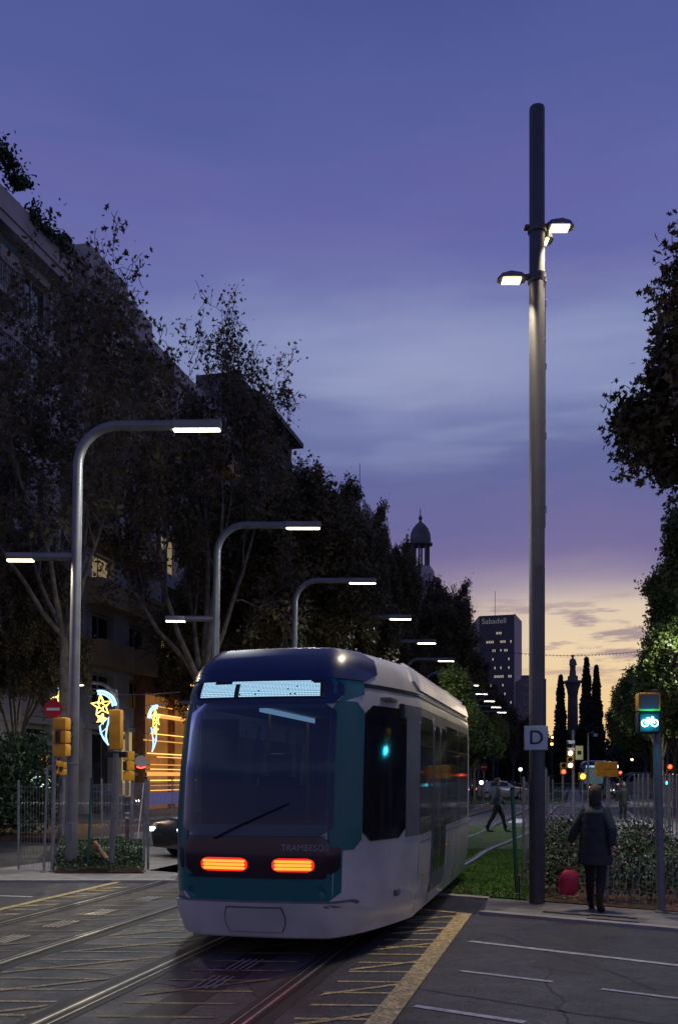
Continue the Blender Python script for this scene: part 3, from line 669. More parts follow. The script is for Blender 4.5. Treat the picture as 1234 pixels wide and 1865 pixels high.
# ------------------------------------------------------------------ street lamps of the left row
LS = []
def lamp_mesh(H, r0, r1, arm, bend, low, lowz, label, loc, group, led_h=.83, light=True, aim=1, power=120):
    t = thing('street_lamp', label, 'street lamp', loc, -TH*.3, group, tilt=R(1.0)*aim)
    mb = MB(); mb.lathe([(r0+.05, 0), (r0+.05, .03), (r0+.005, .05), (r0, .9), (r0-.008, .93)], n=20); pts = [(0, 0, .9), (0, 0, H*.35), (0, 0, H*.62), (0, 0, H-bend)]; rad = [r0, r0*.95, r0*.86, r1]
    for k in range(1, 11):
        a = math.pi/2*k/10; pts.append((aim*bend*(1-math.cos(a)), 0, H-bend+bend*math.sin(a))); rad.append(r1*.99)
    pts.append((aim*(arm-.9), 0, H)); rad.append(r1*.98)
    mb.tube(pts, rad, 20); mb.build('pole', M['pole'], t, True, 50)
    MB().bbox(-.045, -r0-.006, .55, .045, -r0+.03, .88, .004).build('access_door', M['pole'], t); MB().lathe([(r0+.004, 1.95), (r0+.004, 1.98)], n=20).build('joint_ring', M['galv'], t)
    mb = MB(); mb.bbox(min(aim*(arm-.9), aim*arm), -.085, H-.075, max(aim*(arm-.9), aim*arm), .085, H+.085, .03); hd = mb.build('lamp_head', M['pole'], t, True, 30)
    MB().box(min(aim*(arm-.86), aim*(arm-.03)), -.055, H-.10, max(aim*(arm-.86), aim*(arm-.03)), .055, H-.077).build('light_strip', M['led'], hd)
    if low:
        mb = MB(); mb.tube([(0, 0, lowz), (-aim*(low-.5), 0, lowz)], .075, 14); mb.bbox(min(-aim*low, -aim*(low-.5)), -.07, lowz-.055, max(-aim*low, -aim*(low-.5)), .07, lowz+.07, .025); la = mb.build('lower_arm', M['pole'], t, True, 40)
        MB().box(min(-aim*(low-.02), -aim*(low-.5)), -.05, lowz-.085, max(-aim*(low-.02), -aim*(low-.5)), .05, lowz-.056).build('light_strip', M['led2'], la)
    KID[t.name] = [c for c in bpy.data.objects if c.parent is t]
    if light: add_light(t, (aim*(arm-.45), 0, H-.13), power, .8, .1)
    if low and light: add_light(t, (-aim*(low-.25), 0, lowz-.12), power*.35, .45, .08, (1, .88, .66))
    return t
def add_light(t, loc, power, sx, sy, col=(.96, .97, .95), spread=180, rot=(0, 0, 0)):
    l = bpy.data.lights.new('lamp_light', 'AREA'); l.shape = 'RECTANGLE'; l.size = sx; l.size_y = sy; l.energy = power; l.color = col; l.spread = R(spread)
    o = bpy.data.objects.new('lamp_light', l); COL.objects.link(o); o.parent = t; o.location = loc; o.rotation_euler = rot
    return o
GLP = 'twin arm street lamps in a row left of the tracks'
which = ['tall grey twin arm lamp with LED strips, nearest and largest of the left row', 'second twin arm LED lamp of the left row, above the left of the tram', 'third hooked LED lamp of the left row, above the middle of the tram', 'fourth hooked LED lamp of the left row, above the tram\'s right roof edge',
         'fifth LED lamp from the near end of the left row, by the lit tree', 'sixth LED lamp of the left row, beyond the tram roof', 'seventh LED lamp of the left row, small against dark trees', 'eighth LED lamp of the left row, above the tram\'s far end',
         'ninth LED lamp from the near end of the left row', 'tenth LED lamp from the near end of the left row', 'eleventh LED lamp of the left row, near the D sign', 'twelfth and farthest LED lamp of the left row']
lamp0 = lamp_mesh(8.1, .105, .088, 2.62, .72, 1.3, 5.72, which[0], AV(16.94, -8.87, .035), GLP, power=280)
for i in range(1, 12):
    s_ = 16.94+7.45*i
    o_ = dup(lamp0, AV(s_, -8.87, .035 if i < 3 else 0), label=which[i])
    if i < 6:
        add_light(o_, (2.1, 0, 7.97), 110, .8, .1)
# lamps of the right row
GRP = 'LED lamps in the trees on the right side'
rl = ['right hand LED lamp glowing in foliage at the photo\'s right edge', 'right hand LED lamp above the bike signal', 'right hand LED lamp half hidden in leaves, left of the bike signal', 'farthest right hand LED lamp seen through leaves']
rl0 = lamp_mesh(7.9, .10, .085, 2.2, .7, 0, 0, rl[0], AV(38, 7.0, 0), GRP, aim=-1, power=700)
for i, s_ in enumerate((49, 63, 78)):
    o_ = dup(rl0, AV(s_, 6.9, 0), label=rl[i+1])
    if i < 2: add_light(o_, (-1.75, 0, 7.77), 700, .8, .1)
# thin curved lamp behind the amber signal
Yl = 33.0; bx = PP(214, HZ, Yl).x; Hl = PP(214, 1250, Yl).z
t = thing('street_lamp', 'thin grey swan neck lamp with a small warm head behind the amber signal', 'street lamp', (bx, Yl, .1), 0)
mb = MB(); pts = [(0, 0, 0), (0, 0, Hl-.7)]
for k in range(1, 9): a = math.pi/2*k/8; pts.append((-.7*(1-math.cos(a)), 0, Hl-.7+.7*math.sin(a)))
pts.append((-1.05, 0, Hl)); mb.tube(pts, [.075, .065]+[.06]*9, 12); mb.build('pole', M['galv'], t, True, 60)
hd = MB().bbox(-1.35, -.07, Hl-.06, -1.0, .07, Hl+.06, .03).build('lamp_head', M['galv'], t, True, 30)
MB().box(-1.33, -.05, Hl-.08, -1.08, .05, Hl-.062).build('light_strip', M['led2'], hd); add_light(t, (-1.2, 0, Hl-.1), 150, .25, .1, (1, .85, .6))
# ------------------------------------------------------------------ tall mast with two luminaires and the D plate
pb = GP(977, 1645, .035); Yp = pb.y; ppm = F/Yp
t = thing('lighting_mast', 'very tall dark cylindrical mast with two bright luminaires and a D plate', 'lighting mast', (pb.x, pb.y, .035), 0)
Hm = CH+(HZ-196)/ppm-.035
mb = MB(); mb.lathe([(.105, 0), (.105, 1.2), (.106, 1.201), (.106, 4.55), (.104, 4.56), (.104, Hm-.02), (.098, Hm)], n=40); mb.build('shaft', M['darkpole'], t, True, 30)
mb = MB(); mb.lathe([(.098, 0), (.1, .0)], n=8)
mb = MB(); mb.box(.098, -.03, 5.1, .112, .03, 8.6)
for z in (5.3, 6.3, 7.25, 8.1): mb.bbox(.108, -.02, z, .128, .02, z+.09, .006)
mb.build('cable_channel', M['galv'], t)
mb = MB()
for z in (5.35, 6.5, 7.6, 8.45): mb.bbox(.085, -.085, z, .105, -.07, z+.03, .004)
mb.build('bolt', M['galv'], t)
def zz(y): return CH+(HZ-y)/ppm-.035
def luminaire(x0, x1, z, y0, flip, label, m, pw, dim=False):
    # tapered flat head reaching from the shaft outwards
    a, bq = (x0, x1)
    mb = MB(); w = .13; th = .055; sgn = 1 if bq > a else -1
    secs = [(a, w*.5, th*.5), (a+sgn*.06, w*.9, th), (a+sgn*abs(bq-a)*.55, w, th*1.25), (a+sgn*abs(bq-a)*.85, w*.85, th*.9), (bq, w*.4, th*.3)]
    o = len(mb.v)
    for x, ww, hh in secs:
        mb.v += [(x, y0-ww, z), (x, y0-ww*.85, z+hh*1.2), (x, y0, z+hh*1.9), (x, y0+ww*.85, z+hh*1.2), (x, y0+ww, z)]
    for i in range(len(secs)-1):
        for k in range(5): mb.f.append((o+i*5+k, o+i*5+(k+1) % 5, o+(i+1)*5+(k+1) % 5, o+(i+1)*5+k)); mb.m.append(0)
    mb.f.append(tuple(o+k for k in range(5))); mb.f.append(tuple(o+20+k for k in range(5))); mb.m += [0, 0]
    h = mb.build('luminaire', M['pole'], t, True, 35); h['label'] = label
    xa, xb = sorted((a+sgn*.07, bq-sgn*.07)); MB().box(xa, y0-w*.7, z-.014, xb, y0+w*.7, z-.002).build('lamp_glass', m, h)
    if pw > 50: add_light(t, ((xa+xb)/2, y0, z-.03), pw, xb-xa, .18, (1, .84, .60), 140, (0, -R(34)*sgn, 0))
    return h
M['hotlamp'] = glow('warm_led_panel', (1.0, .80, .45), 7)
luminaire(.12, .50, zz(414), .02, 1, 'upper luminaire on the right of the shaft', M['hotlamp'], 380)
luminaire(.08, .26, zz(424), .22, 1, 'smaller luminaire behind the shaft', M['hotlamp'], 15)
luminaire(-.16, -.54, zz(512), -.02, -1, 'lower luminaire on the left of the shaft', M['hotlamp'], 200)
MB().bbox(-.17, -.06, zz(417), .16, .06, zz(417)+.035, .01).lathe([(.125, zz(424)), (.125, zz(412))], n=24).build('bracket', M['darkpole'], t)
MB().bbox(-.20, -.04, zz(509), -.06, .04, zz(509)+.06, .01).lathe([(.122, zz(516)), (.122, zz(500))], n=24).build('bracket', M['darkpole'], t)
zD = CH+(HZ-1345)/ppm-.035
pl = MB().bbox(-.155-.045, -.150, zD-.165, .165-.045, -.125, zD+.165, .008).build('sign_plate', mat('plate_border', (.30, .33, .35), .5, var=.05), t)
MB().box(-.143-.045, -.154, zD-.153, .153-.045, -.1505, zD+.153).build('plate_face', mat('plate_face', (.60, .62, .62), .5, var=.08, scale=6), pl)
text('D', .27, (-.04, -.158, zD-.002), (R(90), 0, 0), M['black'], pl, 'letter', .003, bold=.001)
MB().box(-.10, -.125, zD-.05, .10, -.098, zD+.05).build('clamp', M['galv'], t)
# ------------------------------------------------------------------ trees
tL = tree('plane_tree', 'bare topped plane tree whose twigs reach above the roofs at top left', 11, 16.6, 5.2, 4.7, 3, .17, M['leaf_dark'], AV(23.7, -12.6, .1), .3, G_L, keep=.22, nlimb=6, twigs=.95, r0=.15)
tS = tree('plane_tree', 'sparse plane tree with a long spray of twigs over the nearest lamp\'s arm', 23, 18.8, 4.6, 3.4, 3, .17, M['leaf_dark'], AV(32.6, -12.2, .1), 1.2, G_L, keep=.26, nlimb=6, twigs=1.1)
tD = tree('plane_tree', 'dense plane tree behind the second lamp of the left row', 31, 14.5, 4.0, 4.4, 8, .17, M['leaf_dark'], AV(40, -12.2, 0), 2.1, G_L, keep=.9, nlimb=7, twigs=1.2)
for o_ in (tL, tS, tD): KID[o_.name] = kids(o_)
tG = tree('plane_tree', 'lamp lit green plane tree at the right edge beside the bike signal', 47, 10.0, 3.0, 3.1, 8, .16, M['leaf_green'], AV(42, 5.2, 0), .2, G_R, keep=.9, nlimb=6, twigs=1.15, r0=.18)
tGs = tG
KID[tG.name] = kids(tG)
spec = [(tL, 19, -14.2, .4, .70, 'sparse plane tree at the far left edge of the photo'), (tL, 28.0, -17.6, 3.3, (.6, .6, .8), 'dense plane tree in front of the nearest apartment block'),
        (tD, 47.5, -11.6, 4.4, (.85, .85, 1.14), 'dense plane tree behind the third lamp of the left row'),
        (tD, 55, -12.0, .9, (.62, .62, 1.22), 'slim tall plane tree behind the fourth lamp of the left row'), (tD, 63.5, -11.2, 5.2, (.55, .55, 1.22), 'slim plane tree rising to the left of the domed turret'),
        (tD, 71, -9.9, 2.6, (.72, .72, 1.04), 'plane tree below the domed turret'), (tD, 78.5, -9.8, .2, (.66, .66, 1.20), 'plane tree right of the domed turret, edged by the sunset'),
        (tD, 90, -10.6, 3.9, (.8, .8, 1.02), 'plane tree between the turret and the office tower'), (tD, 104, -10.2, 1.6, (.8, .8, 1.0), 'plane tree left of the office tower letters'),
        (tD, 49, -17.4, 1.9, (.7, .7, .95), 'dense plane tree against the ochre balconies'), (tD, 55, -16.6, 5.9, .9, 'dense plane tree in the second line behind the lamps'),
        (tD, 122, -10.8, 4.9, .92, 'plane tree in front of the office tower\'s lit windows'), (tD, 145, -10.8, 5.5, .9, 'plane tree at the foot of the office tower'), (tD, 172, -9.5, .7, .85, 'plane tree below the office tower\'s right edge'),
        (tD, 205, -8.5, 2.7, .85, 'far plane tree right of the office tower'), (tGs, 51, -7.0, 2.2, .74, 'small lamp lit tree behind the tram roof, bright green'), (tGs, 60, -6.4, 4.2, .66, 'small lamp lit tree above the tram\'s far end'),
        (tGs, 72, -6.7, 1.2, .7, 'small tree beside the eighth lamp'), (tD, 27.2, -16.0, 2.6, (.42, .42, .60), 'low dense tree touching the shrubs at the left edge')]
for src, s_, d_, rz_, sc_, lb in spec: dup(src, AV(s_, d_, 0), rz_, lb, sc_)
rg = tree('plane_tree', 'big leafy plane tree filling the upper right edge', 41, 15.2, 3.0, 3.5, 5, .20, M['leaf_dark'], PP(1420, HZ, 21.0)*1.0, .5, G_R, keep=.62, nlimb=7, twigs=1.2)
rg.location.z = .0; KID[rg.name] = kids(rg)

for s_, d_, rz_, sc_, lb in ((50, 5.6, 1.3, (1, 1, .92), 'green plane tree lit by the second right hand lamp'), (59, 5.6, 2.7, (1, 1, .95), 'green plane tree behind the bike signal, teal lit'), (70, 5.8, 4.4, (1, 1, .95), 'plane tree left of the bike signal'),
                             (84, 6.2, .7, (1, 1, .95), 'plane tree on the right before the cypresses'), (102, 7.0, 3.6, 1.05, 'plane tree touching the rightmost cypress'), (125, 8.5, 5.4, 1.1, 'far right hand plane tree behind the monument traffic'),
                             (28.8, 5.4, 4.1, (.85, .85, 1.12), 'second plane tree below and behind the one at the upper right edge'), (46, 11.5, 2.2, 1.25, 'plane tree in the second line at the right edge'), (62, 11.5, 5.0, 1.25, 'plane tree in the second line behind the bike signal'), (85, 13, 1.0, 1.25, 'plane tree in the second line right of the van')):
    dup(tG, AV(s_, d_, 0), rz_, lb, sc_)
# cypresses and the monument
def cypress(name, label, x, ytop, Y, wpx, seed):
    H = PP(x, ytop, Y).z; Wd = wpx/F*Y/2; rng = np.random.RandomState(seed)
    t = thing(name, label, 'cypress', (PP(x, HZ, Y).x, Y, 0), 0, 'cypresses beside the monument')
    MB().tube([(0, 0, 0), (0, 0, H*.5), (0, 0, H*.96)], [.35, .2, .04], 6).build('trunk', M['bark'], t)
    n = 9000; z = rng.rand(n)**.8; r = Wd*np.where(z < .35, .75+z*.7, 1.0*(1-z)**.75*1.36)*(.35+.65*rng.rand(n)**.4)*(1+.16*np.sin(z*31+rng.rand())) ; a = rng.rand(n)*6.283
    leaves_mesh('crown', np.stack([r*np.cos(a), r*np.sin(a), z*H], 1), .55, M['leaf_cypress'], LEAF2, rng=rng, parent=t)
cypress('cypress', 'slim cypress left of the monument column', 1020, 1231, 182, 26, 1)
cypress('cypress', 'tallest cypress directly right of the monument column', 1067, 1199, 178, 32, 2)
cypress('cypress', 'cypress behind and right of the tallest one', 1085, 1213, 190, 30, 3)
cypress('cypress', 'short cypress at the foot of the column', 1053, 1330, 176, 22, 4)
Ym = 185.0; px_ = Ym/F
t = thing('monument', 'tall stone column carrying a robed statue against the sunset', 'monument', (PP(1042, HZ, Ym).x, Ym, 0), R(10))
zc = PP(0, 1240, Ym).z
MB().box(-3.5, -3.5, 0, 3.5, 3.5, 2.2).box(-2.4, -2.4, 2.2, 2.4, 2.4, 4.8).lathe([(1.35, 4.8), (1.3, 5.4), (1.05, 5.6), (1.0, 9), (.88, zc-2.6)], n=20).build('column', M['darkstone'], t, True, 30)
MB().lathe([(.88, zc-2.6), (.95, zc-2.4), (1.05, zc-1.6), (1.35, zc-.8), (1.4, zc-.45)], n=20).box(-1.55, -1.55, zc-.45, 1.55, 1.55, zc).box(-.7, -.7, zc, .7, .7, zc+.9).build('capital', M['darkstone'], t, True, 30)
mb = MB(); hs = PP(0, 1192, Ym).z-zc-.9
mb.lathe([(.62, zc+.9), (.6, zc+1.3), (.5, zc+2.2), (.52, zc+hs*.62), (.60, zc+.9+hs*.68), (.52, zc+.9+hs*.76), (.2, zc+.9+hs*.82), (.16, zc+.9+hs*.85), (.24, zc+.9+hs*.90), (.22, zc+.9+hs*.96), (.08, zc+.9+hs)], n=14)
mb.tube([(.45, 0, zc+.9+hs*.7), (.62, -.1, zc+.9+hs*.52), (.3, -.45, zc+.9+hs*.5)], [.18, .17, .12], 8); mb.tube([(-.45, 0, zc+.9+hs*.7), (-.6, -.15, zc+.9+hs*.5), (-.2, -.45, zc+.9+hs*.42)], [.18, .17, .12], 8)
mb.build('statue', M['darkstone'], t, True, 60)
# far wood closing the avenue
rng = np.random.RandomState(77); pp = []
for k in range(120):
    Yw = rng.uniform(205, 260); cx = rng.uniform(PP(860, HZ, Yw).x, PP(1300, HZ, Yw).x); hgt = rng.uniform(6, 11)+(4 if cx < PP(985, HZ, Yw).x else 0); rad_ = rng.uniform(3, 5)
    q = rng.normal(size=(330, 3)); q /= np.linalg.norm(q, axis=1)[:, None]; q *= rng.rand(330, 1)**.4
    pp.append(np.stack([cx+q[:, 0]*rad_, Yw+q[:, 1]*rad_, hgt*.52+q[:, 2]*hgt*.5], 1))
o_ = leaves_mesh('far_wood', np.concatenate(pp), 1.0, M['leaf_cypress'], LEAF2, rng=rng); struct(o_, 'stuff', 'dark mass of far trees closing the avenue behind the monument'); o_['category'] = 'wood'
# ------------------------------------------------------------------ the tram
M['t_white'] = mat('tram_white', (.62, .61, .52), .30, var=.14, scale=1.6, coat=.35, detail=9, bump=.02, bscale=1.2)
M['t_teal'] = mat('tram_teal', (.003, .15, .13), .32, var=.1, scale=1, coat=.15)
M['t_navy'] = mat('tram_navy', (.010, .022, .085), .3, var=.1, scale=1, coat=.3)
M['t_glass'] = mat('tram_windscreen', (.006, .014, .030), .07, var=.4, scale=.9, spec=.55, emis=(.07, .24, .42), estr=.030)
def glassmat(name, tint, rough, base):
    m = bpy.data.materials.new(name); m.use_nodes = True; t_ = m.node_tree; t_.nodes.clear()
    tr = t_.nodes.new('ShaderNodeBsdfTransparent'); tr.inputs[0].default_value = (*tint, 1)
    gl = t_.nodes.new('ShaderNodeBsdfGlossy'); gl.inputs['Roughness'].default_value = rough; gl.inputs[0].default_value = (.9, .95, 1, 1)
    df = t_.nodes.new('ShaderNodeBsdfDiffuse'); df.inputs[0].default_value = (*base, 1)
    fr = t_.nodes.new('ShaderNodeFresnel'); fr.inputs[0].default_value = 1.52
    m1 = t_.nodes.new('ShaderNodeMixShader'); m1.inputs[0].default_value = .30; t_.links.new(tr.outputs[0], m1.inputs[1]); t_.links.new(df.outputs[0], m1.inputs[2])
    m2 = t_.nodes.new('ShaderNodeMixShader'); t_.links.new(fr.outputs[0], m2.inputs[0]); t_.links.new(m1.outputs[0], m2.inputs[1]); t_.links.new(gl.outputs[0], m2.inputs[2])
    o_ = t_.nodes.new('ShaderNodeOutputMaterial'); t_.links.new(m2.outputs[0], o_.inputs[0]); return m
M['t_strip'] = glow('tram_ceiling_light', (.55, .75, 1.0), .8)
M['t_side_old'] = mat('tram_side_glass', (.06, .06, .052), .09, .0, var=.25, scale=.5, spec=1.0, emis=(.9, .87, .68), estr=.05)
M['t_cab'] = mat('cab_side_glass', (.010, .012, .014), .08, spec=.6)
M['t_letter'] = mat('tram_lettering', (.30, .31, .33), .5)
M['t_side'] = glassmat('tram_side_glass', (.55, .56, .48), .05, (.10, .10, .08)); M['t_glass'] = glassmat('tram_windscreen', (.30, .42, .52), .05, (.008, .060, .125))
M['t_black'] = mat('tram_black', (.012, .012, .014), .35, var=.1)
M['t_maroon'] = mat('tram_lamp_band', (.022, .006, .010), .2, var=.2, coat=.5)
M['t_grey'] = mat('tram_grey', (.16, .16, .155), .4, var=.1)
M['tail'] = glow('tail_lamp', (1.0, .17, .02), 3.4); M['tail2'] = glow('tail_lamp_rim', (1.0, .02, .01), 1.6)
TZ = [0.18, .5, 1.0, 1.3, 1.8, 2.3, 2.6, 2.85, 3.05, 3.2, 3.28, 3.30]
TX = [.12, 0, .0, .02, .08, .19, .28, .38, .52, .74, 1.0, 1.5]
TW = [1.22, 1.30, 1.325, 1.325, 1.32, 1.31, 1.29, 1.25, 1.19, 1.08, .92, .55]
def lerp_t(A, B, z):
    if z <= A[0]: return B[0]
    for i in range(len(A)-1):
        if z <= A[i+1]: t = (z-A[i])/(A[i+1]-A[i]); return B[i]+(B[i+1]-B[i])*t
    return B[-1]
NX = 1.75; FW = .545        # depth of the nose in plan, share of half width kept at the very front
def hull(p, z, off=0.0):
    """point on the tram skin: |p|<=1 round the nose (0 = middle), |p|>1 metres along the side; negative p = right side (towards the pavement)"""
    zi = z; z = min(z, 3.299); xf = lerp_t(TZ, TX, z); hw = lerp_t(TZ, TW, z); sg = -1 if p < 0 else 1; q = abs(p)
    if q <= 1:
        a = q*math.pi/2; e = .42
        y = hw*(math.sin(a)**e if q > 0 else 0); x = xf+NX*(1-math.cos(a)**.85 if q < 1 else 1)
        # flatter front: widen quickly
        t_ = (q-.62)/.38; y = hw*min(1, (q/.62))*FW if q < .62 else hw*(FW+(1-FW)*(.72*t_+.28*math.sin(t_*math.pi/2)))
        x = xf+.06*(q/.62)**2 if q < .62 else xf+.06+(NX-.06)*(.55*t_**1.15+.45*(1-math.cos(t_*math.pi/2)))
    else: y = hw; x = xf+NX+(q-1)
    return Vector((x, sg*y, (z if z < 2.6 else 2.6+(z-2.6)*.80)*.985))
def hullo(p, z, off):
    P = hull(p, z)
    if off == 0: return P
    e = .01; a = hull(p+e, z)-hull(p-e, z); c = hull(p, min(z+e, 3.29))-hull(p, z-e); n = a.cross(c)
    if n.length < 1e-9: return P
    n.normalize(); cen = Vector((P.x+1.5 if abs(p) < 1 else P.x, 0, 1.6))
    if n.dot(P-cen) < 0: n = -n
    return P+n*off
def plate(name, p0, p1, z0, z1, off, m, parent, r=.0, np_=None, nz=None, taper=0.0, xlimit=None):
    """panel following the skin, with rounded corners in (p,z) space, and a rim going back to the skin"""
    np_ = np_ or max(4, int(abs(p1-p0)/.06)); nz = nz or max(3, int((z1-z0)/.09)); mb = MB(); g = []
    for j in range(nz+1):
        z = z0+(z1-z0)*j/nz; row = []
        dz = min(z-z0, z1-z); ins = r-math.sqrt(max(0, r*r-(r-dz)**2)) if dz < r else 0
        tp = taper*(1-(z-z0)/(z1-z0))
        for i in range(np_+1):
            a, c = p0+(ins+tp)*(1 if p1 > p0 else -1), p1-(ins+tp)*(1 if p1 > p0 else -1)
            row.append(len(mb.v)); mb.v.append(tuple(hullo(a+(c-a)*i/np_, z, off)))
        g.append(row)
    for j in range(nz):
        for i in range(np_): mb.f.append((g[j][i], g[j][i+1], g[j+1][i+1], g[j+1][i])); mb.m.append(0)
    edge = g[0]+[g[j][-1] for j in range(1, nz+1)]+g[nz][-2::-1]+[g[j][0] for j in range(nz-1, 0, -1)]
    c = Vector((2.5, 0, 1.6)); o = len(mb.v)
    for i in edge:
        v = Vector(mb.v[i]); d_ = Vector((v.x-max(v.x, 1.6) if False else 0, v.y, 0)); d_ = Vector((-.6 if abs(p0+p1)/2 < 1 else 0, v.y, 0)).normalized(); mb.v.append(tuple(v-d_*(off+.012)))
    k = len(edge)
    for i in range(k): mb.f.append((edge[i], edge[(i+1) % k], o+(i+1) % k, o+i)); mb.m.append(0)
    return mb.build(name, m, parent, True, 50)
def tram_nose(label, loc, rz, L=6.6, lights='tail'):
    t = thing('tram', label, 'tram', loc, rz)
    SL = L-NX-.0
    mb = MB(); ps = [-(1+SL)+(SL)*i/8 for i in range(8)]+[-1+2*i/44 for i in range(45)]+[1+SL*(i+1)/8 for i in range(8)]
    zs_ = [.18, .3, .5, .75, 1.0, 1.3, 1.55, 1.8, 2.05, 2.3, 2.45, 2.6, 2.72, 2.85, 2.95, 3.05, 3.13, 3.2, 3.25, 3.28, 3.295]
    rows = []
    for z in zs_: rows.append([len(mb.v)+i for i in range(len(ps))]); mb.v += [tuple(hull(p, z)) for p in ps]
    for j in range(len(zs_)-1):
        for i in range(len(ps)-1):
            pc_ = abs(ps[i]+ps[i+1])/2
            if (pc_ < .60 and 1.29 < zs_[j] < 2.44) or (1.0 < pc_ < SL+.2 and 1.29 < zs_[j] < 2.29): continue
            mb.f.append((rows[j][i], rows[j][i+1], rows[j+1][i+1], rows[j+1][i])); mb.m.append(0)
    n_ = len(ps)
    for i in range(n_//2): mb.f.append((rows[-1][i], rows[-1][i+1], rows[-1][n_-2-i], rows[-1][n_-1-i])); mb.m.append(0)
    for j in range(len(zs_)-1): mb.f.append((rows[j][0], rows[j+1][0], rows[j+1][-1], rows[j][-1])); mb.m.append(0)
    for i in range(n_//2): mb.f.append((rows[0][i], rows[0][n_-1-i], rows[0][n_-2-i], rows[0][i+1])); mb.m.append(0)
    body = mb.build('body', M['t_white'], t, True, 60)
    plate('roof_band', -.745, .745, 2.50, 3.02, .012, M['t_teal'], t, r=.10)
    plate('corner_panel', -.745, -.61, 1.05, 2.52, .012, M['t_teal'], t, r=.03); plate('corner_panel', .61, .745, 1.05, 2.52, .012, M['t_teal'], t, r=.03)
    plate('lower_surround', -.67, .745, .55, 1.19, .012, M['t_teal'], t, r=.06)
    plate('roof_visor', -.80, .80, 2.78, 3.2, .024, M['t_navy'], t, r=.05)
    plate('windscreen', -.63, .63, 1.18, 2.50, .026, M['t_glass'], t, r=.10)
    plate('display_housing', -.66, .66, 2.49, 2.79, .022, M['t_navy'], t, r=.04)
    dsp = plate('destination_display', -.56, .62, 2.545, 2.75, .030, M['t_black'], t, r=.02)
    # LED rows of the display: two blocks of lit dots
    mb = MB()
    for (a, c) in ((-.40, .56-.02), (.30, .56)):
        pass
    rngd = random.Random(5)
    for j in range(11):
        z = 2.558+.0168*j
        runs = [(-.50, .22)]
        if j < 9: runs.append((.26, .58))
        if j >= 9: runs = [(-.44+.02*(j-9), .30), (.46, .58)]
        for a, c in runs:
            p = a
            while p < c:
                q = min(c, p+.013)
                if rngd.random() < .985:
                    P = [hullo(p, z, .034), hullo(q-.0035, z, .034), hullo(q-.0035, z+.0125, .034), hullo(p, z+.0125, .034)]; mb.add(P, [(0, 1, 2, 3)])
                p += .013
    mb.build('display_dots', glow('display_white', (.42, .72, .98), 1.35), dsp)
    plate('lamp_band', -.66, .66, .78, 1.17, .024, M['t_maroon'], t, r=.08)
    for a, c in ((-.48, -.17), (.08, .45)):
        l_ = plate('tail_light', a-.02, c+.02, .845, .975, .030, M['tail2'], t, r=.055, np_=14, nz=8)
        [plate('lens_row', a, c, .862+.034*k_, .888+.034*k_, .036, M['tail'], l_, r=.012, np_=12, nz=3) for k_ in range(3)]
    plate('lower_grille', -.60, .60, .56, .72, .016, M['t_teal'], t, r=.05)
    bm_ = plate('bumper', -.80, .80, .22, .54, .05, M['t_white'], t, r=.10)
    plate('bumper_strip', -.74, .74, .50, .56, .02, M['t_grey'], bm_, r=.02)
    mb = MB(); mb.tube([hullo(.35, 1.16, .05), hullo(.10, 1.30, .055), hullo(-.28, 1.50, .05)], [.012, .010, .008], 6); mb.build('wiper', M['t_black'], t)
    plate('coupler_cover', -.26, .26, .27, .50, .058, M['t_white'], bm_, r=.03); plate('coupler_seam', -.27, .27, .262, .508, .053, M['t_grey'], bm_, r=.03)
    # cab side windows, side windows, doors, skirt, roof fairing, cantrail
    for sg in (-1, 1):
        def pl(name, a, c, z0, z1, off, m, r=.06, par=None, **kw): return plate(name, sg*a, sg*c, z0, z1, off, m, par or t, r=r, **kw)
        pl('cab_side_window', .75, .925, 1.12, 2.50, .016, M['t_cab'], .03)
        cabw = .97; x = cabw
        seq = [('w', 1.05), ('d', 1.3), ('w', 1.45), ('w', 1.45)]
        for xx in (.93, 2.0, 3.3, 4.75, 6.2): pl('window_pillar', xx, xx+.07, 1.12, 2.50, .009, M['t_grey'], .0, nz=4)
        for k, wd in seq:
            if k == 'w':
                w_ = pl('side_window', x+.04, x+wd-.02, 1.12, 2.46, .014, M['t_side'], .07)
                pl('window_vent', x+.06, x+wd-.06, 2.12, 2.135, .018, M['t_black'], .0, w_, nz=1)
            else:
                d_ = pl('door', x+.02, x+wd-.02, .36, 2.50, .020, M['t_grey'], .05)
                for h in (0, 1): pl('door_glass', x+.08+h*(wd/2-.02), x+wd/2-.06+h*(wd/2), .60, 2.40, .026, M['t_side'], .05, d_)
            x += wd
        pl('window_band', .93, x+.04, 2.46, 2.56, .010, M['t_grey'], .0, nz=2)
        pl('cantrail', .75, 1+SL-.02, 2.70, 2.755, .012, M['t_black'], .0, nz=1)
        pl('roof_fairing', .98, 1+SL-.02, 2.80, 3.24, .03, M['t_white'], .04)
        pl('skirt_seam', 1.1, 1+SL-.02, 1.02, 1.035, .004, M['t_grey'], .0, nz=1)
        pl('skirt_panel', 2.1, 3.3, .24, .96, .008, M['t_white'], .05)
        for zz_, a in ((.62, 1.4), (.8, 3.6)): pl('reflector', a, a+.12, zz_, zz_+.04, .010, M['amber'], .0, nz=1)
    for xx in (1.02, 2.02, 3.32, 4.77): 
        for sg in (-1, 1): plate('panel_seam', sg*xx, sg*(xx+.012), .25, 1.03, .004, M['t_grey'], t, 0, nz=4)
    # inside: floor, dashboard, seats, grab poles, ceiling light
    MB().box(1.1, -1.2, .5, L-.2, 1.2, .56).build('floor', M['t_grey'], t)
    MB().bbox(.42, -.62, .95, .95, .62, 1.28, .06).build('dashboard', M['t_black'], t)
    MB().box(1.75, -1.2, .56, 1.80, -.15, 2.4).box(1.75, .75, .56, 1.80, 1.2, 2.4).build('partition', M['t_grey'], t)
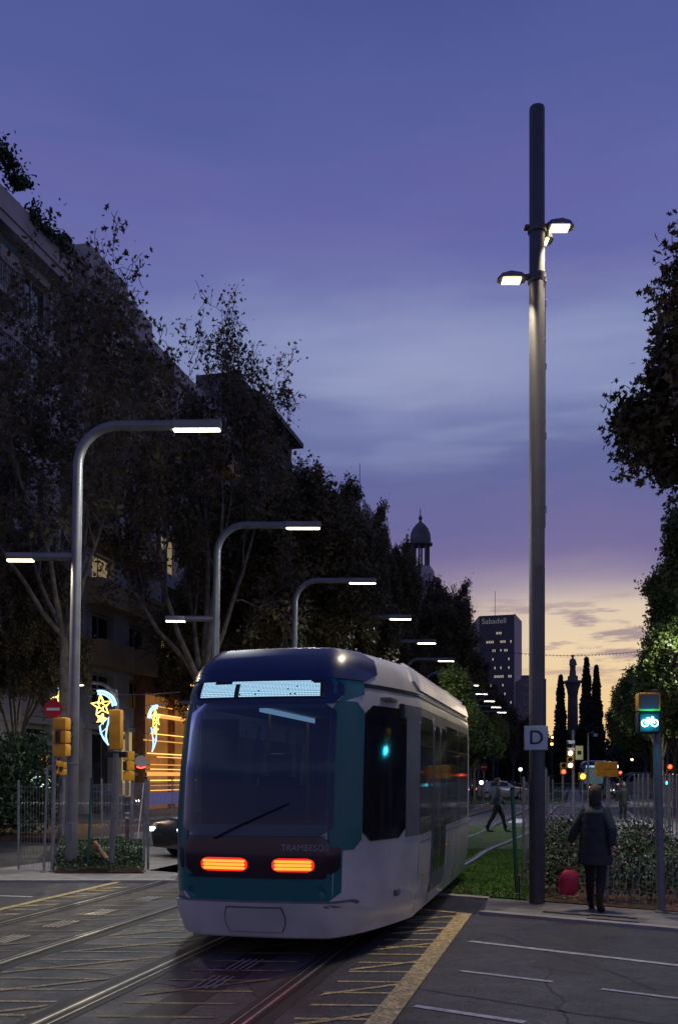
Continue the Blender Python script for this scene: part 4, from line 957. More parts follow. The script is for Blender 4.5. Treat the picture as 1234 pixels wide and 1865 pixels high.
    MB().bbox(1.1, -.05, .9, 1.5, .42, 1.05, .04).bbox(1.42, -.05, 1.0, 1.55, .42, 1.75, .05).bbox(1.43, .04, 1.76, 1.53, .33, 2.0, .05).build('driver_seat', M['t_navy'], t)
    for xx in (2.6, 3.4, 5.0, 5.8):
        for yy in (-.95, .95): MB().bbox(xx, yy-.2, .95, xx+.42, yy+.2, 1.03, .03).bbox(xx+.36, yy-.2, 1.0, xx+.45, yy+.2, 1.62, .03).build('seat', M['t_navy'], t)
    for xx in (2.3, 4.1, 6.0):
        for yy in (-.55, .55): MB().tube([(xx, yy, .56), (xx, yy, 2.5)], .018, 8).build('grab_pole', M['amber'], t)
    for yy in (-.5, .5): MB().box(1.9, yy-.05, 2.49, L-.4, yy+.05, 2.53).build('ceiling_light', M['t_strip'], t)
    MB().box(1.0, -1.15, 2.535, L-.2, 1.15, 2.56).build('ceiling', M['t_grey'], t)
    # side mirror camera arms, number lettering on the back
    for sg in (-1, 1):
        P = hullo(sg*.9, 2.5, .02); MB().bbox(P.x-.05, P.y-.04 if sg < 0 else P.y-.02, 2.35, P.x+.03, P.y+.02 if sg < 0 else P.y+.04, 2.52, .015).build('mirror_camera', M['t_black'], t)
    P = hullo(-.42, 1.075, .032); text('TRAMBESOS', .085, P, (R(90-3), 0, R(-90+3)), M['t_letter'], t, 'lettering', .002)
    # bogie under the floor
    for sg in (-1, 1):
        for x in (2.4, 4.2):
            mb = MB(); mb.tube([(x, sg*.64, .29), (x, sg*.78, .29)], .285, 24); w_ = mb.build('wheel', M['t_black'], t, True, 40)
    MB().box(1.6, -.55, .2, 5.0, .55, .5).build('bogie', M['t_black'], t)
    return t
def tram_car(t, s, d, hd, L, nose=False):
    """a following car as parts of the tram t: given in tram local coordinates"""
    Mx = Matrix.Translation((s, d, 0)) @ Matrix.Rotation(hd, 4, 'Z')
    prof = [(1.2, .2), (1.3, .5), (1.325, 1.0), (1.325, 1.8), (1.30, 2.3), (1.27, 2.6), (1.2, 2.85), (1.1, 3.05), (.96, 3.2), (.78, 3.28)]
    ring = [(-y, z) for y, z in prof]+[(y, z) for y, z in reversed(prof)]; mb = MB(); k = len(ring)
    secs = [(0, 1), (L-.9, 1), (L-.3, .9), (L, .7)] if nose else [(0, 1), (L, 1)]
    for x, f in secs: mb.v += [tuple(Mx @ Vector((x, y*f, z if f == 1 else z*(.9+.1*f)))) for y, z in ring]
    for j in range(len(secs)-1):
        for i in range(k): mb.f.append((j*k+i, j*k+(i+1) % k, (j+1)*k+(i+1) % k, (j+1)*k+i)); mb.m.append(0)
    mb.f.append(tuple(range(k-1, -1, -1))); mb.f.append(tuple((len(secs)-1)*k+i for i in range(k))); mb.m += [0, 0]
    c = mb.build('trailing_car', M['t_white'], t, True, 40)
    for sg in (-1, 1):
        mb = MB(); ya, yb = sorted((sg*1.327, sg*1.340)); mb.box(.3, ya, 1.15, L-1.0, yb, 1.95, M=Mx); mb.box(.3, ya-.01*0, 2.0, L-1.0, yb-.012, 2.28, M=Mx); mb.build('side_window', M['t_side'], c)
    g = MB(); 
    for i in range(6): g.box(-.62+.1*i, -1.18+.03*(i % 2), .35, -.53+.1*i, 1.18-.03*(i % 2), 2.95, M=Mx)
    g.build('bellows', M['t_black'], c)
TS = 9.33
tram = tram_nose('teal and white tram filling the street, red tail lights lit', AV(TS, -2.96, .012), RZ, 7.3)
hd = 0; x, y = 7.35, 0.0
hd = R(11.5); tram_car(tram, x+.45, .05, hd, 4.6)
x2, y2 = x+.45+4.6*math.cos(hd), .05+4.6*math.sin(hd); hd2 = R(14)
tram_car(tram, x2+.55*math.cos(hd2), y2+.55*math.sin(hd2), hd2, 7.0, True)
# ------------------------------------------------------------------ cars
def car(label, loc, rz, paint, group=None, Lc=4.2, kind='car', hgt=1.46, van=False, on=True):
    t = thing('parked_car' if not van else 'delivery_van', label, kind, loc, rz, group)
    # stations: x, half width, z low, z belt, z top, top half width
    if van: st = [(0, .70, .42, .75, .80, .6), (.12, .88, .28, .95, 1.02, .75), (.9, .95, .25, 1.12, 1.18, .82), (1.5, .97, .25, 1.2, hgt-.12, .80), (1.9, .98, .25, 1.2, hgt, .82), (3.4, .98, .25, 1.2, hgt, .82), (Lc-.25, .97, .25, 1.2, hgt, .82), (Lc-.04, .95, .3, 1.2, hgt-.06, .8), (Lc, .85, .4, 1.1, hgt-.3, .72)]
    else: st = [(0, .62, .40, .62, .66, .5), (.10, .80, .24, .72, .76, .62), (.45, .87, .20, .84, .88, .72), (1.15, .885, .20, .94, .99, .74), (1.75, .89, .20, .95, hgt-.10, .60), (2.2, .89, .20, .96, hgt, .60), (3.0, .89, .20, .97, hgt-.03, .60), (Lc-.55, .885, .20, .99, hgt-.16, .58), (Lc-.12, .85, .26, .98, 1.06, .64), (Lc, .74, .38, .86, .92, .6)]
    mb = MB(); k = 10
    for x, hw, zl, zb, zt, tw in st:
        for y, z in ((-hw*.9, zl), (-hw, zl+.2), (-hw*.98, zb), (-tw, zt-.03), (-tw*.7, zt), (tw*.7, zt), (tw, zt-.03), (hw*.98, zb), (hw, zl+.2), (hw*.9, zl)): mb.v.append((x, y, z))
    for j in range(len(st)-1):
        for i in range(k): mb.f.append((j*k+i, j*k+(i+1) % k, (j+1)*k+(i+1) % k, (j+1)*k+i)); mb.m.append(0)
    mb.f.append(tuple(range(k-1, -1, -1))); mb.f.append(tuple((len(st)-1)*k+i for i in range(k))); mb.m += [0, 0]
    b_ = mb.build('body', paint, t, True, 35)
    def strip(name, j0, j1, a, c, f0=.12, f1=.85, off=.012, m=M['pane']):
        q = MB()
        for j in range(j0, j1+1):
            p, r_ = Vector(mb.v[j*k+a]), Vector(mb.v[j*k+c]); out = Vector((0, -1 if a < 5 else 1, .35)).normalized()*off
            q.v += [tuple(p+(r_-p)*f0+out), tuple(p+(r_-p)*f1+out)]
        for j in range(j1-j0): q.f.append((2*j, 2*j+2, 2*j+3, 2*j+1)); q.m.append(0)
        return q.build(name, m, t)
    if van: strip('side_window', 2, 4, 2, 3, .25, .85); strip('side_window', 2, 4, 7, 6, .25, .85)
    else:
        for a, c in ((2, 3), (7, 6)): strip('side_window', 4, 5, a, c); strip('side_window', 5, 7, a, c)
    def cross_glass(name, j0, j1, up=.015, fx=.06):
        q = MB()
        for j, f in ((j0, fx), (j1, -fx)):
            o_ = j*k; q.v += [tuple(Vector(mb.v[o_+4])+Vector((0, 0, up))), tuple(Vector(mb.v[o_+5])+Vector((0, 0, up)))]
        q.f.append((0, 1, 3, 2)); q.m.append(0); q.build(name, M['pane'], t)
    if van: cross_glass('windscreen', 2, 3)
    else: cross_glass('windscreen', 3, 4); cross_glass('rear_window', 7, 8)
    for sg in (-1, 1):
        hl = MB().bbox(.02, sg*.60-.15, .56, .20, sg*.60+.15, .70, .03).build('headlight', M['t_grey'], t)
        MB().bbox(.0, sg*.60-.10, .585, .03, sg*.60+.10, .675, .01).build('lens', M['white_lamp'] if on else M['pane'], hl)
        MB().bbox(Lc-.12, sg*.62-.12, .74, Lc+.005, sg*.62+.12, .88, .02).build('tail_light', M['red_lamp'] if on else M['sign_red'], t)
        MB().bbox(1.45, sg*.94-.08, .93, 1.57, sg*.94+.08, 1.05, .02).build('mirror', paint, t)
    for x in (.78, Lc-.80):
        for sg in (-1, 1):
            w = MB(); w.tube([(x, sg*.74, .31), (x, sg*.885, .31)], .31, 20); w_ = w.build('wheel', M['black'], t, True, 40)
            MB().tube([(x, sg*.885, .31), (x, sg*.895, .31)], .19, 10).build('rim', M['galv'], w_)
    return t
whitep = mat('white_car_paint', (.42, .43, .46), .25, .1, coat=.6); darkp = mat('dark_car_paint', (.03, .035, .045), .2, .3, coat=.7)
p = PP(292, HZ, 20.8); car('dark car with bright headlights emerging left of the tram', (p.x, p.y+.6, .0), R(38), darkp, hgt=1.42)
p = PP(962, HZ, 80); car('white car with lit headlights crossing far off between tram and mast', (p.x, p.y, 0), R(180), whitep)
p = PP(1112, HZ, 86); car('white delivery van passing far behind the standing pedestrian', (p.x, p.y, 0), R(4), whitep, kind='van', Lc=5.0, hgt=2.15, van=True)
p = PP(870, HZ, 90); car('dark car with a starry headlight next to the tram\'s far end', (p.x, p.y+1, 0), R(75), darkp)
p = PP(1206, HZ, 92); car('dark car with red tail lights far off at the right edge', (p.x+.6, p.y+2, 0), R(-100), darkp)
p = PP(310, HZ, 47.0); car('dark car with red tail lights before the amber lit cafe', (p.x-1.5, p.y, 0), R(186), darkp)
# far tram at the monument stop
p = PP(1080, HZ, 84)
M_ = dict(M)
for k_, v_ in (('tail2', M['t_black']), ('tail', M['orange_lamp']), ('t_glass', mat('far_tram_glass', (.02, .03, .04), .1, emis=(.3, .6, .7), estr=.12)), ('t_teal', mat('far_tram_teal', (.03, .25, .27), .3))): M[k_] = v_
ft = tram_nose('far white and teal tram facing the camera with a lit sign over its windscreen', (p.x, p.y, .012), R(72))
M.update({k_: M_[k_] for k_ in ('tail', 'tail2', 't_glass', 't_teal')})
# ------------------------------------------------------------------ signals, signs, posts
def pole(name, label, x0, y0, x1, y1, r, m, cat='post', zb=.035, Y=None, group=None, r2=None, label2=None):
    """post from the ground pixel (x0,y0) up to the row y1 (column x1)"""
    g = GP(x0, y0, zb) if Y is None else PP(x0, HZ, Y); top = PP(x1, y1, g.y)
    t = thing(name, label, cat, (g.x, g.y, zb), 0, group)
    mb = MB(); mb.lathe([(r+.03, 0), (r+.03, .02), (r, .03)], n=12); mb.tube([(0, 0, .03), (top.x-g.x, 0, top.z-zb)], [r, r2 or r], 14); mb.build('shaft', m, t, True, 40)
    MB().lathe([((r2 or r)+.002, 0), ((r2 or r)+.002, .03), (.005, .045)], (top.x-g.x, 0, top.z-zb), 12).build('cap', M['black'], t)
    return t
def signal(label, c, rz, n=3, sz=.30, h=.30, mats=('black',)*3, back=False, group=None, cat='traffic signal', depth=.20, shape='round'):
    """signal head of n sections; c = centre; faces -y local"""
    t = thing('traffic_signal', label, cat, (c[0], c[1], c[2]-n*h/2), rz, group)
    for i in range(n):
        b_ = MB().bbox(-sz/2, -depth/2, i*h+.006, sz/2, depth/2, (i+1)*h-.006, .035).build('housing', M['amber'], t, True, 30)
        mm = mats[i % len(mats)]
        mb = MB(); mb.tube([(0, -depth/2-.004, (i+.5)*h), (0, -depth/2-.012, (i+.5)*h)], sz*.33, 20); mb.build('lens', M[mm], b_)
        vis = MB()
        for k in range(9):
            a0, a1 = math.pi*(k/9), math.pi*((k+1)/9); r_ = sz*.37
            p0, p1 = (r_*math.cos(a0), r_*math.sin(a0)), (r_*math.cos(a1), r_*math.sin(a1))
            vis.add([(p0[0], -depth/2, (i+.5)*h+p0[1]), (p1[0], -depth/2, (i+.5)*h+p1[1]), (p1[0], -depth/2-.15, (i+.5)*h+p1[1]), (p0[0], -depth/2-.15, (i+.5)*h+p0[1])], [(0, 1, 2, 3)])
        vis.build('visor', M['black'], b_)
    MB().box(-.03, depth/2-.01, n*h*.35, .03, depth/2+.07, n*h*.65).build('bracket', M['black'], t)
    return t
GP_ = 'thin posts standing on the left island'
Ya = GP(112, 1589, .035).y
# left island furniture
pole('sign_post', 'grey post carrying the no entry sign, left of the nearest lamp', 96, 1588, 101, 1276, .038, M['galv'])
c = PP(99, 1292, 18.2)
t = thing('no_entry_sign', 'round red no entry sign with a white bar above an amber signal', 'road sign', (c.x, c.y-.06, c.z), 0)
MB().tube([(0, 0, 0), (0, -.006, 0)], .165, 32).build('plate', M['sign_red'], t); MB().box(-.115, -.0115, -.024, .115, -.0065, .024).build('bar', M['sign_white'], t); MB().box(-.03, .0, -.05, .03, .045, .05).build('clamp', M['galv'], t)
c = PP(110, 1343, 18.3); signal('amber three part signal seen from behind below the no entry sign', (c.x+.06, c.y-.12, c.z), R(165), 3, .27, .235, group='amber traffic signals on the left island')
pole('sign_post', 'thin leaning grey post at the left end of the island fence', 80, 1589, 87, 1395, .022, M['galv'])
pole('signal_post', 'grey post of the tall amber signal, right of the nearest lamp', 203, 1589, 212, 1372, .052, M['pole'])
c = PP(212, 1329, 18.3)
t = thing('traffic_signal', 'plain amber signal box seen from behind on top of its post', 'traffic signal', (c.x, c.y, c.z), R(-8), 'amber traffic signals on the left island')
MB().bbox(-.11, -.09, -.36, .11, .09, .36, .03).build('housing', M['amber'], t, True, 30); MB().tube([(0, .09, .18), (0, .22, .18)], .085, 16).build('visor', M['black'], t); MB().tube([(0, .09, -.12), (0, .22, -.12)], .085, 16).build('visor', M['black'], t)
MB().box(-.2, -.05, -.50, .2, .05, -.40).build('bracket', M['black'], t)
Y2 = 24.0
pole('signal_post', 'post with the small segmented amber signal left of the cafe front', 240, 1545, 242, 1418, .045, M['galv'], zb=.035)
c = PP(237, 1395, GP(240, 1545, .035).y)
signal('small segmented amber signal beside the round grey sign', (c.x, c.y-.15, c.z), R(150), 3, .22, .24, group='amber traffic signals on the left island')
c = PP(257, 1388, GP(240, 1545, .035).y)
t = thing('round_sign', 'round grey sign seen from behind with a red lower rim', 'road sign', (c.x, c.y, c.z), R(20))
MB().tube([(0, 0, 0), (0, .012, 0)], .16, 28).build('plate', mat('sign_back', (.28, .26, .26), .5), t); MB().tube([(-.1, -.008, -.115), (0, -.008, -.15), (.1, -.008, -.115)], .014, 6).build('red_rim', M['red_lamp'], t); MB().box(-.14, .005, -.04, .02, .04, .04).build('clamp', M['galv'], t)
pole('signal_post', 'post of the two small amber signals beside the nearest lamp', 115, 1541, 117, 1412, .04, M['galv'], zb=.035)
for i, (x, lb) in enumerate(((109, 'small amber pedestrian signal, the left of a close pair'), (118, 'small amber pedestrian signal, the right of a close pair'))):
    c = PP(x, 1398+i*2, GP(115, 1541, .035).y); signal(lb, (c.x, c.y-.1, c.z), R(170), 2-0*i, .14, .17, group='small amber pedestrian signals')
t = pole('bollard', 'dark red bollard with white bands near the far kerb', 232, 1537, 232, 1490, .05, mat('bollard_red', (.14, .02, .02), .5), cat='bollard', zb=.1)
MB().lathe([(.052, .62), (.052, .67)], n=14).lathe([(.052, .74), (.052, .78)], n=14).build('white_band', M['sign_white'], t)
# far signals with lit lamps at left
for x, y, Y, mm, lb, sz in ((79, 1384, 36, 'red_lamp', 'red lit signal in the dark foliage at far left', .26), (78, 1450, 36, 'orange_lamp', 'small orange lit signal low at far left', .14), (97, 1416, 36, 'cyan_lamp', 'small cyan lit pedestrian signal at far left', .12)):
    c = PP(x, y, Y); t = signal(lb, c, R(8), 1, sz, sz*1.15, (mm,), depth=.15, group='small lit signals at the far left')
pole('signal_post', 'galvanised post carrying the lit signals at far left', 82, 1517, 83, 1372, .04, M['galv'], Y=36.2, zb=.1)
# L sign
c = PP(72, 1416, 40)
t = thing('shop_sign', 'lit white sign with a large dark cut corner shape at far left', 'shop sign', (c.x, c.y, c.z), R(6))
MB().bbox(-.36, 0, -.42, .02, .14, .42, .02).bbox(-.36, .001, -.42, .40, .139, .0, .02).build('light_box', glow('sign_light', (.70, 1.0, .85), 1.5), t)
mb = MB()
for k in range(3): mb.box(-.30, -.012, .08+k*.11, -.06, -.001, .13+k*.11)
mb.build('print', M['black'], t); MB().box(.05, .02, .10, .36, .1, .36).build('emblem', M['sign_white'], t)
pole('sign_post', 'dark post carrying the lit white sign at far left', 76, 1507, 76, 1400, .035, M['darkpole'], Y=40.2, zb=.1)
# tree stake, thin post, hedge on the island
t = thing('tree_stake', 'leaning brown wooden stake in the island hedge', 'wooden stake', tuple(GP(214, 1588, .035)), 0)
q = GP(214, 1588, .035); tp = PP(172, 1527, q.y+.3)
MB().tube([(0, 0, -.03), (tp.x-q.x, .3, tp.z-.11)], [.05, .045], 10).build('stake', M['wood'], t, True, 40); MB().bbox(tp.x-q.x-.05, .2, tp.z-.24, tp.x-q.x+.10, .42, tp.z-.16, .01).build('block', M['wood'], t)
hp = [GP(100, 1591, .035), GP(262, 1591, .035), PP(255, HZ, 23.5), PP(118, HZ, 23.5)]
area('island_soil', [(p.x, p.y) for p in hp], .02, .06, M['soil'])
rng = np.random.RandomState(8); n = 15000; u = rng.rand(n); v = rng.rand(n)
A = np.array([[p.x, p.y] for p in hp]); Q = (A[0][None]*(1-u)[:, None]+A[1][None]*u[:, None])*(1-v)[:, None]+(A[3][None]*(1-u)[:, None]+A[2][None]*u[:, None])*v[:, None]
hz_ = .14+.34*(1-np.abs(2*v-1)**4)*(.65+.35*np.sin(Q[:, 0]*5.1+1)*np.cos(Q[:, 1]*2.3))*rng.rand(n)**.35
o_ = leaves_mesh('island_hedge', np.column_stack([Q, hz_+.02]), .055, M['leaf_hedge'], LEAF2, rng=rng); tag(o_, 'low dark green hedge planted on the island behind the nearest lamp', 'hedge')
P = np.stack([rng.uniform(.2, 2.7, 16000), rng.uniform(1.9, 7.5, 16000), .15+(.5+2.0*np.abs(np.sin(np.linspace(0, 40, 16000))))*rng.rand(16000)**.6], 1); P[:, 2] *= 1.15
o_ = leaves_mesh('garden_shrub', P, .14, M['leaf_hedge'], LEAF2, rng=rng); o_.location = AV(24.6, -12.4); o_.rotation_euler = (0, 0, RZ); tag(o_, 'dark shrubs filling the kerbed garden at the left edge', 'shrubs')
# ------------------------------------------------------------------ mesh fences
def fence(label, P, Q, H, zb, postm, step=2.5, wires=True, group=None, hwire=(0.05, .45, .85, 1.25), cat='fence', lean=0.0, ph=.08, wr=.0028, gap=.055):
    P = Vector(P); Q = Vector(Q); L = (Q-P).length; a = math.atan2((Q-P).y, (Q-P).x)
    t = thing('mesh_fence', label, cat, (P.x, P.y, zb), a, group); n = max(1, round(L/step)); w = L/n; pm = qm = None
    for i in range(n+1):
        if pm is None: mb = MB(); mb.tube([(0, 0, 0), (lean, 0, H+ph)], .022, 8); mb.lathe([(.024, 0), (.024, .015), (.004, .025)], (lean, 0, H+ph), 8); pm = mb.build('post', postm, t); o = pm
        else: o = pm.copy(); COL.objects.link(o)
        o.location = (i*w, 0, 0)
    for i in range(n):
        if qm is None:
            mb = MB(); k = int(w/gap)
            for j in range(1, k):
                x = w*j/k; pts = [(x, 0, .03)]
                for z in hwire[1:]:
                    if z < H-.1: pts += [(x, 0, z-.05), (x, .035, z), (x, 0, z+.05)]
                pts.append((x, 0, H)); mb.tube(pts, wr, 3, cap=False)
            for z in list(hwire)+[H-.02]:
                if z <= H: mb.tube([(0, .0, z), (w, .0, z)], wr*1.2, 3, cap=False)
            qm = mb.build('wire_panel', M['galv'], t); o = qm
        else: o = qm.copy(); COL.objects.link(o)
        o.location = (i*w, 0, 0)
    return t
GFN = 'wire mesh fences along the tram median'
fence('wire mesh fence along the grass running behind the tall mast', AV(15.9, -.72), AV(33.4, -.72), 1.55, .10, M['galv'], 2.5, group=GFN, gap=.22, wr=.002)
fence('wire mesh fence along the cycle path at the right edge', AV(13.7, 1.95), AV(33.7, 1.95), 1.62, .10, M['galv'], 2.0, group=GFN, gap=.22, wr=.002)
fence('second wire mesh fence beyond the cycle path fence, closely spaced posts', AV(17, 2.9), AV(35, 2.9), 1.65, .08, M['galv'], 1.2, group=GFN, gap=.3, wr=.002)
pa = GP(1105, 1648, .035); pb_ = GP(1262, 1662, .035)
fence('low bent wire fence in front of the flowers, right of the woman', pa, pb_, .66, .04, M['galv'], 1.25, group=GFN, hwire=(.04, .2, .42), gap=.09, wr=.0045, ph=.02)
fence('wire mesh fence across the grass end, far behind the mast', AV(34, -.6), AV(34, 3.0), 1.5, .06, M['galv'], 1.8, group=GFN)
pole('fence_post', 'leaning green footed post in the grass left of the tall mast', 941, 1630, 932, 1438, .03, M['greenpost'], zb=.05)
pole('fence_post', 'thin upright post with white top close behind the tall mast', 993, 1532, 993, 1400, .05, M['galv'], zb=.05, Y=28)
gfl = 'wire mesh fences round the left island'
fence('wire mesh fence on the near edge of the left island', (GP(112, 1588, .035).x-.9, 18.75, 0), (GP(262, 1588, .035).x, 18.75, 0), 1.55, .035, M['galv'], 1.9, group=gfl)
fence('wire mesh fence along the service road beside the left island', AV(20.5, -10.0), AV(35, -10.0), 1.5, .11, M['galv'], 2.4, group=gfl)
fence('wire mesh fence on the track side of the left island', AV(19.8, -7.8), AV(35, -7.8), 1.5, .11, M['galv'], 2.4, group=gfl)
fence('wire mesh fence round the dark garden at the left edge', AV(24.4, -12.2), AV(33.6, -12.2), 1.45, .12, M['galv'], 2.0, group=gfl)
pole('fence_post', 'thin grey post with a green foot in the island hedge', 160, 1588, 167, 1421, .022, M['greenpost'], group='thin posts on the left island')
pole('fence_post', 'tall thin post at the right end of the island hedge', 261, 1588, 266, 1418, .024, M['galv'], group='thin posts on the left island')
pole('fence_post', 'bent topped bright post behind the island hedge', 250, 1540, 262, 1425, .018, M['sign_white'], group='thin posts on the left island')
# red reflector stake by the mast
t = thing('marker_stake', 'short thin stake with a red ball top left of the mast foot', 'marker', tuple(GP(945, 1638, .05)), 0)
MB().tube([(0, 0, 0), (0, 0, .32)], .008, 6).build('stake', M['black'], t); MB().lathe([(.005, .30), (.02, .31), (.024, .33), (.012, .35), (.003, .352)], n=10).build('ball', M['sign_red'], t)
# ------------------------------------------------------------------ bike signal on the right
t = pole('signal_post', 'blue grey post of the bike signal at the right edge', 1203, 1662, 1193, 1262, .052, M['pole'], zb=.035)
Yb = GP(1203, 1662, .035).y; c = PP(1173, 1300, Yb)
t = thing('bike_signal', 'yellow bike signal with a glowing cyan bicycle under a dark upper lens', 'traffic signal', (c.x, Yb-.12, c.z), R(-4))
w_ = 20/F*Yb; zt = 36/F*Yb; zb_ = -37/F*Yb
MB().bbox(-w_, -.10, .02, w_, .07, zt, .025).build('housing', M['amber'], t, True, 30)
MB().bbox(-w_*.86, -.115, .045, w_*.80, -.10, zt-.025, .006).build('upper_lens', mat('dark_lens', (.03, .04, .05), .15, spec=.9), t)
lo = MB().bbox(-w_, -.10, zb_, w_, .07, .015, .025).build('housing', M['black'], t, True, 30)
MB().bbox(-w_*.85, -.112, zb_+.02, w_*.85, -.10, -.01, .006).build('lower_lens', M['black'], lo)
q = MB(); cz = -17/F*Yb; rr = .034
def ring(mb, x, z, r, y=-.122, tr=.007):
    mb.tube([(x+r*math.cos(a*math.pi/8), y, z+r*math.sin(a*math.pi/8)) for a in range(17)], tr, 6, cap=False)
rr = .04; ring(q, -.058, cz-.012, rr); ring(q, .058, cz-.012, rr)
for a_, b_ in (((-.05, -.012), (-.015, .035)), ((-.015, .035), (.03, .035)), ((.03, .035), (.05, -.012)), ((-.015, .035), (.0, -.012)), ((0, -.012), (.03, .035)), ((-.05, -.012), (0, -.012)), ((-.03, .045), (-.005, .045)), ((.02, .055), (.04, .048)), ((.028, .03), (.03, .052))):
    q.tube([(a_[0]*1.15, -.122, cz+a_[1]*1.15), (b_[0]*1.15, -.122, cz+b_[1]*1.15)], .0075, 6)
M['bike_glow'] = glow('bike_symbol', (.25, .85, 1.0), 14)
q.build('bike_symbol', M['bike_glow'], lo)
l = bpy.data.lights.new('signal_light', 'POINT'); l.energy = 6; l.color = (.0, .62, 1.0); l.shadow_soft_size = .05
lo_ = bpy.data.objects.new('signal_light', l); COL.objects.link(lo_); lo_.parent = t; lo_.location = (0, -.22, cz)
# ------------------------------------------------------------------ signals in the middle distance
pole('camera_pole', 'grey pole with two cameras and a yellow notice between mast and woman', 1043, 1490, 1043, 1330, .07, M['galv'], zb=.06, Y=41, r2=.06)
for y, lb in ((1352, 'white camera higher on the camera pole'), (1365, 'white camera lower on the camera pole')):
    c = PP(1040, y, 40.8); t = thing('security_camera', lb, 'camera', c, R(30), 'cameras on the pole')
    MB().bbox(-.22, -.07, -.06, .12, .07, .07, .02).build('body', M['sign_white'], t); MB().tube([(-.22, 0, 0), (-.25, 0, 0)], .05, 12).build('lens', M['black'], t); MB().box(.02, -.02, -.14, .08, .02, -.05).build('bracket', M['galv'], t)
c = PP(1054, 1371, 40.8); t = thing('notice_plate', 'small yellow notice plate with a dark picture on the camera pole', 'sign', c, 0)
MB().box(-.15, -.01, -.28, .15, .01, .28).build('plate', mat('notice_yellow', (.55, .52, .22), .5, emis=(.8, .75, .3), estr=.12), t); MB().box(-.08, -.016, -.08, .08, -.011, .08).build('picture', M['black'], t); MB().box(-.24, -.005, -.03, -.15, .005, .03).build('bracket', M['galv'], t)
def sigset(specs):
    for x, y, Y, mats_, n, sz, lb in specs:
        c = PP(x, y, Y); t = signal(lb, c, R(-6), n, sz, sz*1.0, mats_, group='traffic signals at the far crossing')
sigset(((1037, 1383, 40.2, ('white_lamp', 'black', 'white_lamp'), 3, .24, 'tram signal showing a bright white shape below the cameras'),
        (1025, 1400, 44, ('red_lamp', 'black'), 2, .26, 'signal with a red lamp left of the camera pole'),
        (1060, 1414, 43, ('orange_lamp',), 1, .34, 'flashing orange lamp right of the camera pole'),
        (1128, 1411, 52, ('black', 'red_lamp'), 2, .22, 'signal with a small red lamp right of the amber box'),
        (1218, 1402, 50, ('black', 'red_lamp'), 2, .3, 'signal with a red lamp at the right edge'),
        (1212, 1426, 60, ('cyan_lamp',), 1, .24, 'cyan lit signal low at the right edge')))
for x, lb in ((1095, 'big amber signal box seen from behind above the woman'), (1113, 'narrower amber signal box right of the big one')):
    c = PP(x, 1401, 33); t = thing('traffic_signal', lb, 'traffic signal', (c.x, c.y, c.z), R(5), 'amber signal backs above the woman')
    ww = .22 if x < 1100 else .17; 
    for k in range(2): MB().bbox(-ww, -.1, -.24+k*.245, ww, .1, -.005+k*.245, .03).build('housing', M['amber'], t, True, 30)
    MB().tube([(0, .1, .12), (0, .24, .12)], .1, 14).tube([(0, .1, -.12), (0, .24, -.12)], .1, 14).build('visor', M['black'], t)
    MB().box(.05 if x < 1100 else -.12, .05, -.30, .12 if x < 1100 else -.05, .09, -.2).build('bracket', M['galv'], t)
pole('signal_post', 'teal lit post under the amber signal boxes', 1105, 1500, 1105, 1390, .05, M['galv'], Y=33.1, zb=.06)
pole('signal_post', 'grey post of the red and white tram signal', 1024, 1500, 1024, 1392, .05, M['galv'], Y=44.1, zb=.0)
pole('signal_post', 'pole of the red signal at the right edge', 1218, 1500, 1218, 1396, .05, M['galv'], Y=50.2, zb=.06)
pole('signal_post', 'post under the small red lamp beyond the woman', 1128, 1500, 1128, 1404, .045, M['galv'], Y=52.2, zb=.0)
pole('signal_post', 'post under the flashing orange lamp', 1060, 1500, 1060, 1420, .045, M['galv'], Y=43.2, zb=.0)
pole('signal_post', 'post under the cyan lit signal at the right edge', 1212, 1480, 1212, 1432, .045, M['galv'], Y=60.2, zb=.0)
c = PP(880, 1397, 60); t = thing('no_entry_sign', 'tiny far no entry sign right of the tram\'s end', 'road sign', c, 0)
MB().tube([(0, 0, 0), (0, -.02, 0)], .24, 20).build('plate', M['sign_red'], t); MB().box(-.16, -.03, -.035, .16, -.021, .035).build('bar', M['sign_white'], t)
pole('sign_post', 'post of the far no entry sign', 880, 1469, 880, 1392, .04, M['galv'], Y=60.1, zb=.0)
# assorted far lamps (each a post lantern)
def lantern(x, y, Y, m, lb, r=.12):
    c = PP(x, y, Y); t = thing('post_lantern', lb, 'lantern', (c.x, c.y, 0), 0, 'small far lanterns along the avenue')
    MB().tube([(0, 0, 0), (0, 0, c.z-r)], [.06, .04], 8).build('post', M['darkpole'], t)
    MB().lathe([(r*.3, -r), (r*.8, -r*.7), (r, 0), (r*.8, r*.7), (r*.2, r)], (0, 0, c.z), 12).build('lamp_glass', m, t, True); MB().lathe([(r*1.1, r*.72), (r*.5, r*1.3), (.01, r*1.6)], (0, 0, c.z), 10).build('hood', M['darkpole'], t)
ws = glow('lantern_warm', (1, .75, .45), 6)
for x, y, Y, m, lb, r in ((947, 1401, 75, ws, 'far warm lantern left of the D plate\'s mast', .13), (1121, 1396, 80, ws, 'bright warm lantern right of the amber signal boxes', .17), (1004, 1355, 95, M['orange_lamp'], 'orange lantern glowing under the cypresses', .14),
                          (876, 1425, 70, M['white_lamp'], 'white lantern beside the tram\'s far end', .13), (1005, 1343, 120, ws, 'tiny far lantern above the orange one', .12), (1150, 1383, 110, ws, 'faint far lantern under the right hand trees', .14), (905, 1352, 100, ws, 'faint far lantern above the far white car', .12)):
    lantern(x, y, Y, m, lb, r)
